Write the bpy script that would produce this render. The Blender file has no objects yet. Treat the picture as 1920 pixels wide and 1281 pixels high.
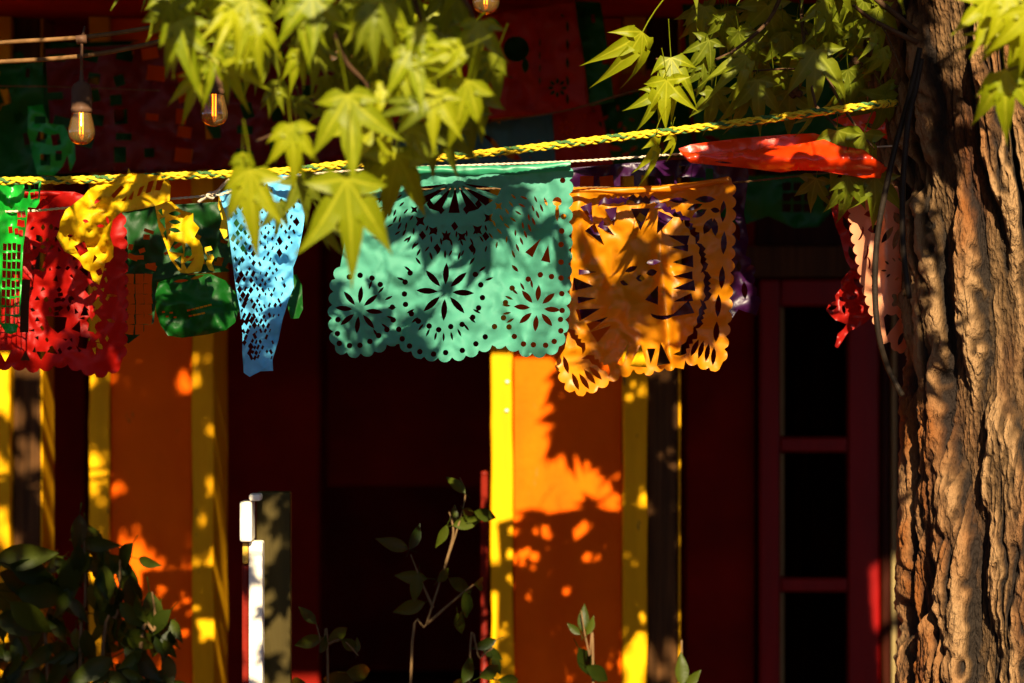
import bpy, bmesh, math, random
import numpy as np
from mathutils import Vector, Matrix, noise, geometry

# ------------------------------------------------------------------ camera, sky, sun, exposure
S = bpy.context.scene
COL = S.collection
R_ = random.Random(11)
CAMZ = 2.0
cam_d = bpy.data.cameras.new('camera'); cam = bpy.data.objects.new('camera', cam_d); COL.objects.link(cam)
cam.location = (0, 0, CAMZ); cam.rotation_euler = (math.radians(90), 0, 0)
cam_d.lens = 100; cam_d.sensor_width = 36; cam_d.clip_end = 500; cam_d.clip_start = 0.05
cam_d.dof.use_dof = True; cam_d.dof.focus_distance = 5.40; cam_d.dof.aperture_fstop = 3.2
S.camera = cam
SUN_AZ, SUN_EL = math.radians(6), math.radians(30)      # the sun stands behind the camera, a little to the right
TO_SUN = Vector((math.sin(SUN_AZ)*math.cos(SUN_EL), -math.cos(SUN_AZ)*math.cos(SUN_EL), math.sin(SUN_EL)))
W = bpy.data.worlds.new('World'); S.world = W; W.use_nodes = True
nt = W.node_tree; sky = nt.nodes.new('ShaderNodeTexSky'); sky.sky_type = 'NISHITA'; sky.sun_disc = False
sky.sun_elevation = SUN_EL; sky.sun_rotation = math.radians(180) - SUN_AZ; sky.dust_density = 0.1; sky.air_density = 0.26; sky.ozone_density = 1.0
nt.links.new(sky.outputs[0], nt.nodes['Background'].inputs[0]); nt.nodes['Background'].inputs[1].default_value = 0.05
sl = bpy.data.lights.new('sun', 'SUN'); sl.energy = 5.0; sl.angle = math.radians(0.5); sl.color = (1.0, 0.83, 0.56)
sun = bpy.data.objects.new('sun', sl); COL.objects.link(sun)
sun.rotation_euler = TO_SUN.to_track_quat('Z', 'Y').to_euler(); sun.location = (1, -4, 6)
vs = S.view_settings; vs.view_transform = 'Standard'; vs.look = 'None'; vs.exposure = 1.65; vs.gamma = 1.0
S.render.engine = 'CYCLES'; S.cycles.use_denoising = True; S.cycles.sample_clamp_indirect = 4.0
S.cycles.max_bounces = 8; S.cycles.caustics_refractive = False; S.cycles.caustics_reflective = False

# ------------------------------------------------------------------ helpers
KP = 0.36/1920                                            # metres per photo pixel per metre of distance
def at(px, py, Y): return Vector(((px-960)*KP*Y, Y, CAMZ+(640.5-py)*KP*Y))
WL = {}
def tag(o, label=None, cat=None, group=None, kind=None):
    if label: o['label'] = label
    if cat: o['category'] = cat
    if group: o['group'] = group
    if kind: o['kind'] = kind
    return o
def thing(name, loc, label, cat, group=None, kind=None):
    o = bpy.data.objects.new(name, None); COL.objects.link(o); o.location = loc; o.empty_display_size = .05
    WL[o] = Vector(loc); return tag(o, label, cat, group, kind)
def mobj(name, verts, faces, mat, parent=None, smooth=True, origin=None):
    if parent is not None: org = WL[parent]
    elif origin is not None: org = Vector(origin)
    else:
        a = np.array([tuple(v) for v in verts]); org = Vector(((a[:,0].min()+a[:,0].max())/2, (a[:,1].min()+a[:,1].max())/2, a[:,2].min()))
    me = bpy.data.meshes.new(name)
    me.from_pydata([(v[0]-org.x, v[1]-org.y, v[2]-org.z) for v in verts], [], faces)
    me.update()
    if smooth: me.polygons.foreach_set('use_smooth', [True]*len(me.polygons))
    if mat: me.materials.append(mat)
    o = bpy.data.objects.new(name, me); COL.objects.link(o)
    if parent is not None: o.parent = parent
    else: o.location = org
    WL[o] = org
    return o
class MB:
    def __init__(s): s.v = []; s.f = []
    def add(s, vs, fs):
        n = len(s.v); s.v += [Vector(v) for v in vs]; s.f += [tuple(i+n for i in f) for f in fs]
    def box(s, x0, x1, y0, y1, z0, z1, bev=0.004):
        bm = bmesh.new(); bmesh.ops.create_cube(bm, size=1)
        for v in bm.verts:
            v.co = Vector(((x0+x1)/2+v.co.x*(x1-x0), (y0+y1)/2+v.co.y*(y1-y0), (z0+z1)/2+v.co.z*(z1-z0)))
        if bev: bmesh.ops.bevel(bm, geom=list(bm.edges), offset=bev, segments=2, affect='EDGES', profile=.5)
        bm.verts.index_update(); s.add([v.co.copy() for v in bm.verts], [[v.index for v in f.verts] for f in bm.faces]); bm.free(); return s
    def tube(s, pts, r, n=8, caps=True):
        pts = [Vector(p) for p in pts]; rs = r if isinstance(r, (list, tuple)) else [r]*len(pts)
        t0 = (pts[1]-pts[0]).normalized(); up = Vector((0,0,1)) if abs(t0.z) < .9 else Vector((1,0,0))
        a = t0.cross(up).normalized(); vs = []; fs = []
        for i, p in enumerate(pts):
            t = (pts[min(i+1,len(pts)-1)]-pts[max(i-1,0)]).normalized()
            a = (a - t*a.dot(t)).normalized(); b = t.cross(a)
            for k in range(n):
                q = 2*math.pi*k/n; vs.append(p+(a*math.cos(q)+b*math.sin(q))*rs[i])
        for i in range(len(pts)-1):
            for k in range(n): fs.append((i*n+k, i*n+(k+1)%n, (i+1)*n+(k+1)%n, (i+1)*n+k))
        if caps: fs.append(tuple(range(n-1,-1,-1))); fs.append(tuple((len(pts)-1)*n+k for k in range(n)))
        s.add(vs, fs); return s
    def lathe(s, c, prof, n=20):
        vs = []; fs = []
        for r, z in prof:
            for k in range(n): q = 2*math.pi*k/n; vs.append((c[0]+r*math.cos(q), c[1]+r*math.sin(q), c[2]+z))
        for i in range(len(prof)-1):
            for k in range(n): fs.append((i*n+k, i*n+(k+1)%n, (i+1)*n+(k+1)%n, (i+1)*n+k))
        s.add(vs, fs); return s
    def build(s, name, mat, parent=None, smooth=True): return mobj(name, s.v, s.f, mat, parent, smooth)
def spline(pts, per=8):
    pts = [Vector(p) for p in pts]; out = []
    for i in range(len(pts)-1):
        p0, p1, p2, p3 = pts[max(i-1,0)], pts[i], pts[i+1], pts[min(i+2,len(pts)-1)]
        for k in range(per):
            t = k/per
            out.append(.5*((2*p1)+(p2-p0)*t+(2*p0-5*p1+4*p2-p3)*t*t+(3*p1-p0-3*p2+p3)*t**3))
    return out+[pts[-1]]

# ------------------------------------------------------------------ materials
def newmat(name):
    m = bpy.data.materials.new(name); m.use_nodes = True
    return m, m.node_tree, m.node_tree.nodes['Principled BSDF'], m.node_tree.nodes['Material Output']
def noise_col(t, c1, c2, scale, stretch=(1,1,1), lo=.35, hi=.65, detail=4):
    tc = t.nodes.new('ShaderNodeTexCoord'); mp = t.nodes.new('ShaderNodeMapping'); mp.inputs['Scale'].default_value = stretch
    n = t.nodes.new('ShaderNodeTexNoise'); n.inputs['Scale'].default_value = scale; n.inputs['Detail'].default_value = detail
    r = t.nodes.new('ShaderNodeValToRGB'); e = r.color_ramp.elements
    e[0].position, e[1].position = lo, hi; e[0].color = (*c1, 1); e[1].color = (*c2, 1)
    t.links.new(tc.outputs['Object'], mp.inputs[0]); t.links.new(mp.outputs[0], n.inputs[0]); t.links.new(n.outputs[0], r.inputs[0])
    return r, n, mp
def bump(t, p, src, strength, dist):
    b = t.nodes.new('ShaderNodeBump'); b.inputs['Strength'].default_value = strength; b.inputs['Distance'].default_value = dist
    t.links.new(src, b.inputs['Height']); t.links.new(b.outputs[0], p.inputs['Normal']); return b
def paint(name, c, rough=.6, var=.75, scale=8, stretch=(1,1,1), bs=.3, bd=.003, spec=.06):
    m, t, p, o = newmat(name)
    r, n, mp = noise_col(t, tuple(x*var for x in c), c, scale, stretch)
    t.links.new(r.outputs[0], p.inputs['Base Color']); p.inputs['Roughness'].default_value = rough; p.inputs['Specular IOR Level'].default_value = spec
    n2 = t.nodes.new('ShaderNodeTexNoise'); n2.inputs['Scale'].default_value = scale*8; n2.inputs['Detail'].default_value = 5
    t.links.new(mp.outputs[0], n2.inputs[0]); bump(t, p, n2.outputs[0], bs, bd); return m
def sheet(name, c, rough=.4, spec=.5, trans=.35, tc_=None, coat=0.0):
    m, t, p, o = newmat(name)
    r, n, mp = noise_col(t, tuple(x*.9 for x in c), c, 9)
    t.links.new(r.outputs[0], p.inputs['Base Color']); p.inputs['Roughness'].default_value = rough; p.inputs['Specular IOR Level'].default_value = spec
    p.inputs['Coat Weight'].default_value = coat; p.inputs['Coat Roughness'].default_value = .12
    n2 = t.nodes.new('ShaderNodeTexNoise'); n2.inputs['Scale'].default_value = 160; n2.inputs['Detail'].default_value = 4; n2.inputs['Distortion'].default_value = 1.2
    t.links.new(mp.outputs[0], n2.inputs[0]); b = bump(t, p, n2.outputs[0], .16, .0014)
    tr = t.nodes.new('ShaderNodeBsdfTranslucent'); tr.inputs[0].default_value = (*(tc_ or c), 1)
    mx = t.nodes.new('ShaderNodeMixShader'); mx.inputs[0].default_value = trans
    t.links.new(p.outputs[0], mx.inputs[1]); t.links.new(tr.outputs[0], mx.inputs[2]); t.links.new(mx.outputs[0], o.inputs[0]); return m
def leafmat(name, c1, c2, tc_, rough=.38, trans=.35, spec=.5):
    m, t, p, o = newmat(name)
    oi = t.nodes.new('ShaderNodeObjectInfo')
    r = t.nodes.new('ShaderNodeValToRGB'); e = r.color_ramp.elements; e[0].color = (*c1,1); e[1].color = (*c2,1)
    t.links.new(oi.outputs['Random'], r.inputs[0])
    t.links.new(r.outputs[0], p.inputs['Base Color']); p.inputs['Roughness'].default_value = rough; p.inputs['Specular IOR Level'].default_value = spec
    tc = t.nodes.new('ShaderNodeTexCoord'); n2 = t.nodes.new('ShaderNodeTexNoise'); n2.inputs['Scale'].default_value = 9; n2.inputs['Detail'].default_value = 3
    t.links.new(tc.outputs['Object'], n2.inputs[0]); bump(t, p, n2.outputs[0], .12, .008)
    ra = t.nodes.new('ShaderNodeAttribute'); ra.attribute_name = 'rib'; rm = t.nodes.new('ShaderNodeMapRange'); rm.inputs[1].default_value = .80; rm.inputs[2].default_value = .97; rm.inputs[4].default_value = .55
    t.links.new(ra.outputs['Fac'], rm.inputs[0]); xr = t.nodes.new('ShaderNodeMixRGB'); xr.inputs[2].default_value = (min(1,c2[0]*1.7),min(1,c2[1]*1.6),c2[2]*6,1)
    n4 = t.nodes.new('ShaderNodeTexNoise'); n4.inputs['Scale'].default_value = 3.2; n4.inputs['Detail'].default_value = 5; t.links.new(tc.outputs['Object'], n4.inputs[0])
    r4 = t.nodes.new('ShaderNodeMapRange'); r4.inputs[1].default_value = .62; r4.inputs[2].default_value = .74; r4.inputs[4].default_value = .5; t.links.new(n4.outputs[0], r4.inputs[0])
    x4 = t.nodes.new('ShaderNodeMixRGB'); x4.inputs[2].default_value = (c1[0]*.8,c1[1]*.55,c1[2],1); t.links.new(r4.outputs[0], x4.inputs[0]); t.links.new(r.outputs[0], x4.inputs[1])
    t.links.new(rm.outputs[0], xr.inputs[0]); t.links.new(x4.outputs[0], xr.inputs[1]); t.links.new(xr.outputs[0], p.inputs['Base Color'])
    tr = t.nodes.new('ShaderNodeBsdfTranslucent'); tr.inputs[0].default_value = (*tc_,1)
    mx = t.nodes.new('ShaderNodeMixShader'); mx.inputs[0].default_value = trans
    t.links.new(p.outputs[0], mx.inputs[1]); t.links.new(tr.outputs[0], mx.inputs[2]); t.links.new(mx.outputs[0], o.inputs[0]); return m
def emit(name, c, s):
    m, t, p, o = newmat(name); p.inputs['Base Color'].default_value = (*c,1); p.inputs['Emission Color'].default_value = (*c,1); p.inputs['Emission Strength'].default_value = s; return m

def worn(name, c, c2, c3, **k):
    m = paint(name, c, **k); t = m.node_tree; p = t.nodes['Principled BSDF']; src = p.inputs['Base Color'].links[0].from_socket
    tc = t.nodes.new('ShaderNodeTexCoord'); mp = t.nodes.new('ShaderNodeMapping'); mp.inputs['Scale'].default_value = (1,1,.35); t.links.new(tc.outputs['Object'], mp.inputs[0])
    for sc, lo, hi, cc in ((3.2,.52,.75,c2),(26,.66,.70,c3)):
        n = t.nodes.new('ShaderNodeTexNoise'); n.inputs['Scale'].default_value = sc; n.inputs['Detail'].default_value = 7; n.inputs['Roughness'].default_value = .62; t.links.new(mp.outputs[0], n.inputs[0])
        r = t.nodes.new('ShaderNodeMapRange'); r.inputs[1].default_value = lo; r.inputs[2].default_value = hi; t.links.new(n.outputs[0], r.inputs[0])
        x = t.nodes.new('ShaderNodeMixRGB'); x.inputs[2].default_value = (*cc,1); t.links.new(r.outputs[0], x.inputs[0]); t.links.new(src, x.inputs[1]); src = x.outputs[0]
    t.links.new(src, p.inputs['Base Color']); return m
M = {}
M['ground'] = paint('terracotta_ground', (.06,.025,.010), .85, .7, 3)
M['orange_wall'] = worn('orange_stucco', (.76,.104,.0004), (.60,.062,.0004), (.42,.10,.01), rough=.8, var=.85, scale=5, bs=.5, bd=.005)
M['yellow_trim'] = worn('yellow_trim', (.76,.36,.002), (.58,.23,.002), (.16,.08,.02), rough=.6, var=.8, scale=4, stretch=(6,6,.6), bs=.4)
M['brown_wood'] = paint('brown_wood', (.085,.036,.010), .5, .45, 10, (8,8,.4), bs=.5)
M['dark_red'] = paint('dark_red_wall', (.19,.005,.0008), .7, .6, 4, bs=.5, bd=.01)
M['ceil_red'] = paint('red_ceiling', (.30,.012,.003), .6, .7, 5)
M['door_red'] = paint('red_door', (.20,.0015,.0008), .4, .75, 6, (4,4,.5), bs=.15, spec=.12)
M['frame_dark'] = paint('dark_frame', (.035,.005,.0008), .5, .6, 8, (6,6,.5))
M['olive'] = paint('post_shade_olive', (.045,.032,.008), .6, .8, 6, (5,5,.5))  # dark colour carries the shade on the side of the white post
M['tan'] = paint('tan_paint', (.26,.19,.075), .6, .8, 6, (5,5,.5))
M['white'] = paint('white_paint', (.80,.72,.58), .5, .85, 6)
M['green_beam'] = paint('green_beam', (.012,.06,.010), .5, .6, 6)
M['black_rubber'] = paint('black_rubber', (.022,.015,.010), .4, .6, 30)
M['cable_brown'] = paint('brown_cable', (.17,.085,.030), .55, .6, 40)
M['socket'] = paint('socket', (.10,.05,.028), .4, .7, 30)
M['rope_y'] = paint('rope_yellow', (.66,.43,.02), .5, .8, 60)
M['rope_g'] = paint('rope_green', (.06,.14,.04), .5, .7, 60)
M['twine'] = paint('white_twine', (.58,.46,.32), .8, .7, 80)
M['gold'] = paint('brass', (.6,.35,.05), .3, .8, 20)
M['red_rod'] = paint('red_rod', (.16,.012,.006), .35, .7, 20)
M['filament'] = emit('filament', (1.0,.30,.02), 2.2)
M['twig'] = paint('twig_bark', (.085,.045,.022), .7, .6, 40)
M['stem'] = paint('stem', (.15,.085,.035), .6, .7, 30)
m, t, p, o = newmat('bulb_glass'); p.inputs['Base Color'].default_value = (.95,.60,.18,1); p.inputs['Roughness'].default_value = .07
p.inputs['Transmission Weight'].default_value = .93; p.inputs['IOR'].default_value = 1.45; p.inputs['Coat Weight'].default_value = 1.0; p.inputs['Coat Roughness'].default_value = .06; M['glass'] = m
m, t, p, o = newmat('window_glass'); p.inputs['Base Color'].default_value = (.5,.48,.4,1); p.inputs['Roughness'].default_value = .06
p.inputs['Transmission Weight'].default_value = 1.0; p.inputs['IOR'].default_value = 1.18; M['pane'] = m
# papers
M['teal'] = sheet('teal_paper', (.080,.340,.235), .62, .22, .40, (.06,.34,.21))
M['teal_hem'] = sheet('teal_hem', (.025,.24,.115), .4, .4, .25)
M['orange'] = sheet('orange_foil', (.62,.21,.002), .42, .35, .36, (.78,.25,.002))
M['blue'] = sheet('blue_paper', (.14,.56,.90), .58, .22, .34)
M['yellow'] = sheet('yellow_paper', (.76,.46,.003), .55, .22, .34)
M['green'] = sheet('green_paper', (.008,.36,.025), .36, .5, .3)
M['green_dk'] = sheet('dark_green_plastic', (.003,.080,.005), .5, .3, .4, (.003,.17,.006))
M['green_sh'] = sheet('shaded_green_plastic', (.004,.048,.005), .5, .3, .3, (.004,.09,.006))  # same plastic as the pocket, darkened so the colour carries shade
M['red'] = sheet('red_foil', (.32,.004,.001), .52, .25, .36, (.55,.012,.001))
M['red_shiny'] = sheet('red_orange_plastic', (.72,.040,.002), .3, .5, .3, (.85,.07,.003), .25)
M['red_dk'] = sheet('dark_red_tissue', (.26,.006,.003), .45, .4, .3, (.4,.01,.004))
M['purple'] = sheet('purple_plastic', (.030,.002,.036), .42, .5, .25)
M['pink'] = sheet('salmon_paper', (.68,.28,.14), .45, .4, .3)
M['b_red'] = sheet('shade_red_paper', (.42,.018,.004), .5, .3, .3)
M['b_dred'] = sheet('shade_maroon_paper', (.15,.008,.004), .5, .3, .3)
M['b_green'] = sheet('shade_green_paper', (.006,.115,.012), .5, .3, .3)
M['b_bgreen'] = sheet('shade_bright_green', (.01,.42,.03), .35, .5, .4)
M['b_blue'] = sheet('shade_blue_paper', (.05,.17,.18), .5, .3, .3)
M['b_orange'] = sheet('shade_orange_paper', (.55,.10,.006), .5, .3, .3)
# leaves
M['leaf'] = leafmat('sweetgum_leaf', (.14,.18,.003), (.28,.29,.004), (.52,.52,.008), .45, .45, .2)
M['leaf_b'] = leafmat('sweetgum_leaf_shaded', (.09,.115,.005), (.17,.195,.006), (.30,.33,.008), .45, .4, .3)  # darker copy of the leaf, shade put into its colour
M['shrub_leaf'] = leafmat('shrub_leaf', (.007,.015,.0015), (.045,.058,.004), (.07,.09,.004), .42, .25, .12)
# bark
m, t, p, o = newmat('bark'); at_ = t.nodes.new('ShaderNodeAttribute'); at_.attribute_name = 'bark'
r1 = t.nodes.new('ShaderNodeValToRGB'); e = r1.color_ramp.elements; e[0].position = .12; e[0].color = (.012,.006,.002,1); e[1].position = .92; e[1].color = (.235,.132,.055,1)  # dark end: brown furrow colour together with painted crevice shade
x = r1.color_ramp.elements.new(.48); x.color = (.068,.034,.010,1)
t.links.new(at_.outputs['Fac'], r1.inputs[0])
rn, nn, mp = noise_col(t, (0,0,0), (1,1,1), 5, (1,1,.45), .45, .62)
am = t.nodes.new('ShaderNodeAttribute'); am.attribute_name = 'moss_shade'
mm = t.nodes.new('ShaderNodeMath'); mm.operation = 'MULTIPLY'; t.links.new(rn.outputs[0], mm.inputs[0]); t.links.new(am.outputs['Fac'], mm.inputs[1])
mx = t.nodes.new('ShaderNodeMixRGB'); mx.blend_type = 'MULTIPLY'; mx.inputs[2].default_value = (.62,.33,.08,1)
t.links.new(mm.outputs[0], mx.inputs[0]); t.links.new(r1.outputs[0], mx.inputs[1]); t.links.new(mx.outputs[0], p.inputs['Base Color'])
p.inputs['Roughness'].default_value = .8; p.inputs['Specular IOR Level'].default_value = .25
n3 = t.nodes.new('ShaderNodeTexNoise'); n3.inputs['Scale'].default_value = 60; n3.inputs['Detail'].default_value = 6
mp2 = t.nodes.new('ShaderNodeMapping'); mp2.inputs['Scale'].default_value = (3,3,1.2); tc2 = t.nodes.new('ShaderNodeTexCoord')
t.links.new(tc2.outputs['Object'], mp2.inputs[0]); t.links.new(mp2.outputs[0], n3.inputs[0]); bump(t, p, n3.outputs[0], 1.0, .012); M['bark'] = m

# ------------------------------------------------------------------ the setting: ground and house
g = MB(); g.add([(-150,-150,0),(150,-150,0),(150,150,0),(-150,150,0)], [(0,1,2,3)])
tag(g.build('ground', M['ground'], smooth=False), kind='structure')

YC = 7.0                                                  # front of the pillars
house = thing('house', (0, 8, 0), 'painted house with a deep shaded porch behind the hanging paper banners', 'house')
def part(name, mat, x0,x1,y0,y1,z0,z1, parent=None, bev=.004): return MB().box(x0,x1,y0,y1,z0,z1,bev).build(name, mat, parent or house, False)
ROOFZ = 2.80
part('roof', M['ceil_red'], -3.4,3.4,5.70,11.2,ROOFZ,ROOFZ+.14)
part('fascia', M['frame_dark'], -3.4,3.4,5.64,5.70,ROOFZ-.05,ROOFZ+.16)
part('wall', M['dark_red'], -3.4,-3.2,6.9,11.2,0,ROOFZ-.002)
part('wall', M['dark_red'], 3.2,3.4,6.9,11.2,0,ROOFZ-.002)
part('wall', M['dark_red'], -3.2,3.2,11.0,11.2,0,ROOFZ-.002)
YW = 8.7
def X(px, Y): return (px-960)*KP*Y
def Z(py, Y): return CAMZ+(640.5-py)*KP*Y
part('wall', M['dark_red'], X(300,YW), X(598,YW), YW, YW+.2, 0, ROOFZ-.002)
part('wall', M['dark_red'], X(598,YW)+.002, X(1000,YW), YW+.35, YW+.5, Z(922,YW), ROOFZ-.002)
part('counter', M['frame_dark'], X(598,YW)+.01, X(1000,YW), YW+.3, YW+.6, 0, Z(1300,YW))
part('wall', M['dark_red'], -3.2, X(160,9.4), 9.4, 9.6, 0, ROOFZ-.002)
# horizontal rails and beams under the porch
MB().tube(spline([at(-120,338,7.6), at(200,326,7.6), at(620,305,7.6)]), .016, 8).build('rail', M['green_beam'], house)
for (xa,ya,xb,yb,h) in ((-100,66,470,22,.05), (-100,30,430,-4,.035)):
    a, b = at(xa,ya,7.9), at(xb,yb,7.9); mb = MB()
    mb.add([a+Vector((0,0,0)), b, b+Vector((0,.06,0)), a+Vector((0,.06,0)), a+Vector((0,0,h)), b+Vector((0,0,h)), b+Vector((0,.06,h)), a+Vector((0,.06,h))],
           [(0,1,5,4),(1,2,6,5),(2,3,7,6),(3,0,4,7),(4,5,6,7),(3,2,1,0)])
    mb.build('beam', M['green_beam'], house, False)
def board(name, mat, x0, x1, y0, y1, z0, z1, parent, wob=.003, seed=0):
    """upright board with slightly uneven, hand-cut edges"""
    n = 70; vs = []; fs = []
    for i in range(n+1):
        z = z0+(z1-z0)*i/n
        a = noise.noise(Vector((seed*3.1, z*6, 0)))*wob+noise.noise(Vector((seed*3.1, z*23, 4)))*wob*.5; b = noise.noise(Vector((seed*3.1+9, z*6, 0)))*wob+noise.noise(Vector((seed*3.1+7, z*19, 4)))*wob*.5
        c = .004
        vs += [(x0+a, y1, z), (x0+a, y0+c, z), (x0+a+c, y0, z), (x1+b-c, y0, z), (x1+b, y0+c, z), (x1+b, y1, z)]
    for i in range(n):
        for k in range(5): q = i*6+k; fs.append((q, q+1, q+7, q+6))
    return mobj(name, vs, fs, mat, parent, False)
def pillar(xs, seed, jamb=None, label=None):
    z0, z1 = 0, ROOFZ-.002
    pl = part('pillar', M['orange_wall'], X(xs[1],YC), X(xs[2],YC), YC+.006, YC+.34, z0, z1)
    if label: pl['label'] = label
    board('trim_board', M['yellow_trim'], X(xs[0],YC), X(xs[1],YC)-.001, YC-.012, YC+.33, z0, z1, pl, .004, seed)
    board('trim_board', M['yellow_trim'], X(xs[2],YC)+.001, X(xs[3],YC), YC-.012, YC+.33, z0, z1, pl, .004, seed+1)
    if jamb:
        board('jamb_board', M['brown_wood'], X(jamb[0],YC)+.002, X(jamb[1],YC), YC+.03, YC+.20, z0, z1, pl, .002, seed+2)
        board('edge_strip', M['yellow_trim'], X(jamb[1],YC)+.002, X(jamb[1]+5,YC), YC+.022, YC+.20, z0, z1, pl, .001, seed+3)
    return pl
pillar((168,207,360,402), 1)
pillar((921,963,1166,1213), 5, (1213,1272))
pillar((-250,-215,-25,20), 9, (20,72))
# screws on the trim of the middle pillar
for (sx, sy) in ((951,716),(950,770)):
    c = at(sx, sy, YC-.014); MB().lathe((c.x,c.y,c.z), [(0.0001,-.004),(.004,-.003),(.005,0),(.004,.003),(.0001,.004)], 8).build('screw', M['white'], house)
# the door and its wall
YD = 8.0
part('wall', M['dark_red'], X(1290,YD), X(1418,YD), YD+.05, YD+.2, 0, ROOFZ-.002)
part('wall', M['dark_red'], X(1700,YD), 3.2, YD+.05, YD+.2, 0, ROOFZ-.002)
part('lintel', M['brown_wood'], X(1330,YD), X(1720,YD), YD-.03, YD+.048, Z(520,YD), Z(462,YD))
part('wall', M['frame_dark'], X(1418,YD)+.002, X(1700,YD)-.002, YD+.05, YD+.2, Z(461,YD), ROOFZ-.002)
part('door_frame', M['frame_dark'], X(1652,YD), X(1668,YD), YD-.02, YD+.1, 0, Z(522,YD))
part('door_frame', M['tan'], X(1669,YD), X(1677,YD), YD-.04, YD+.1, 0, Z(522,YD))
part('door_frame', M['frame_dark'], X(1678,YD), X(1730,YD), YD-.02, YD+.045, 0, Z(522,YD))
door = thing('door', (X(1540,YD), YD, 0), 'x', 'x'); del door['label'], door['category']; door.parent = house; door.location = door.location-house.location; 
def dpart(name, mat, xa, xb, ya, yb, d0=0, d1=.05): return part(name, mat, X(xa,YD), X(xb,YD), YD+d0, YD+d1, Z(yb,YD), Z(ya,YD), door, .006)
ZB = 640.5+CAMZ/(KP*YD)-8
dpart('stile', M['door_red'], 1424, 1462, 524, ZB); dpart('stile', M['door_red'], 1590, 1650, 524, ZB)
for (a, b) in ((524,574),(820,848),(1084,1110),(1345,1372),(1600,1900)): dpart('rail', M['door_red'], 1463, 1589, a, b, .001, .048)
for (a, b) in ((575,819),(849,1083),(1111,1344),(1373,1599)):
    dpart('pane', M['pane'], 1464, 1588, a, b, .020, .026)
    dpart('bead', M['tan'], 1463.5, 1470, a+.5, b-.5, .004, .018)
part('curtain', M['frame_dark'], X(1400,YD), X(1700,YD), YD+.5, YD+.52, 0, 2.7)
for (xa, xb) in ((1478,1490),(1515,1540)): part('curtain', M['brown_wood'], X(xa,YD), X(xb,YD), YD+.3, YD+.33, 0, 2.7)

# ------------------------------------------------------------------ white post and red rod
YP = 5.68
post = thing('gate_post', (X(480,YP), YP, 0), 'narrow white painted post with a small square cap and its shaded side as a dark olive board', 'post')
def pp(name, mat, xa, xb, ya, zb, d0, d1): return part(name, mat, X(xa,YP), X(xb,YP), YP+d0, YP+d1, zb, Z(ya,YP), post, .004)
pp('shaft', M['white'], 466, 492, 1016, 0, .0, .05)
pp('cap', M['white'], 451, 474, 940, Z(1015,YP), -.02, .05)
pp('cap_plate', M['white'], 468, 490, 926, Z(939,YP), -.015, .03)
pp('shade_board', M['olive'], 476, 541, 925, 0, .052, .09)  # shaded side of the post, painted in as a darker board
pp('side_rail', M['red_rod'], 452, 465, 1060, 0, .01, .045)
pp('latch', M['gold'], 454, 465, 1018, Z(1058,YP), .0, .03)
YR = 6.7
rod = MB().tube([(X(908,YR),YR,0), (X(908,YR),YR,Z(892,YR))], X(915,YR)-X(908,YR), 10)
rod.lathe((X(908,YR),YR,Z(892,YR)), [(.0088,0),(.0095,.004),(.0095,.007),(.006,.011),(.0001,.012)], 12)
tag(rod.build('metal_rod', M['red_rod']), 'thin dark red metal rod standing just left of the middle pillar', 'rod')

# ------------------------------------------------------------------ paper banners: sheets cut with real holes
def circ(cx, cy, r, n=10): return [(cx+r*math.cos(2*math.pi*k/n), cy+r*math.sin(2*math.pi*k/n)) for k in range(n)]
def petal(cx, cy, a, r0, r1, w, n=5):
    ca, sa = math.cos(a), math.sin(a); up = []; dn = []
    for k in range(n+1):
        u = k/n; r = r0+(r1-r0)*u; h = w*math.sin(math.pi*u)**.8
        up.append((cx+ca*r-sa*h, cy+sa*r+ca*h)); dn.append((cx+ca*r+sa*h, cy+sa*r-ca*h))
    return up+dn[-2:0:-1]
def slit(cx, cy, a, l, w): return petal(cx, cy, a, -l/2, l/2, w, 4)
def flower(cx, cy, n, r0, r1, w, a0=0): return [petal(cx, cy, a0+2*math.pi*k/n, r0, r1, w) for k in range(n)]
def diamond(cx, cy, w, h, s=0): return [(cx-w,cy-s), (cx,cy-h), (cx+w,cy+s), (cx,cy+h)]
def rect(cx, cy, w, h, a=0):
    c, s = math.cos(a), math.sin(a); return [(cx+c*x-s*y, cy+s*x+c*y) for x, y in ((-w,-h),(w,-h),(w,h),(-w,h))]
def tri(cx, cy, a, r, w): 
    c, s = math.cos(a), math.sin(a); return [(cx+c*r, cy+s*r), (cx-c*r-s*w, cy-s*r+c*w), (cx-c*r+s*w, cy-s*r-c*w)]
def bat(cx, cy, s, a=0):
    p = [(-1.6,.5),(-1.35,-.1),(-.8,-.45),(-.5,-.15),(-.25,-.4),(0,-.15),(.25,-.4),(.5,-.15),(.8,-.45),(1.35,-.1),(1.6,.5),(1.0,.15),(.5,.35),(0,.2),(-.5,.35),(-1.0,.15)]
    c, q = math.cos(a), math.sin(a); return [(cx+s*(c*x-q*y), cy+s*(q*x+c*y)) for x, y in p]
def crescent(cx, cy, a, l, w): 
    pts = [(-l,0)]+[(l*math.cos(math.pi-k*math.pi/6)*1.0, -w*math.sin(k*math.pi/6)) for k in range(1,6)]+[(l,0)]+[(l*.8*math.cos(k*math.pi/6), -w*.35*math.sin(k*math.pi/6)) for k in range(1,6)]
    c, s = math.cos(a), math.sin(a); return [(cx+c*x-s*y, cy+s*x+c*y) for x, y in pts]
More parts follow.
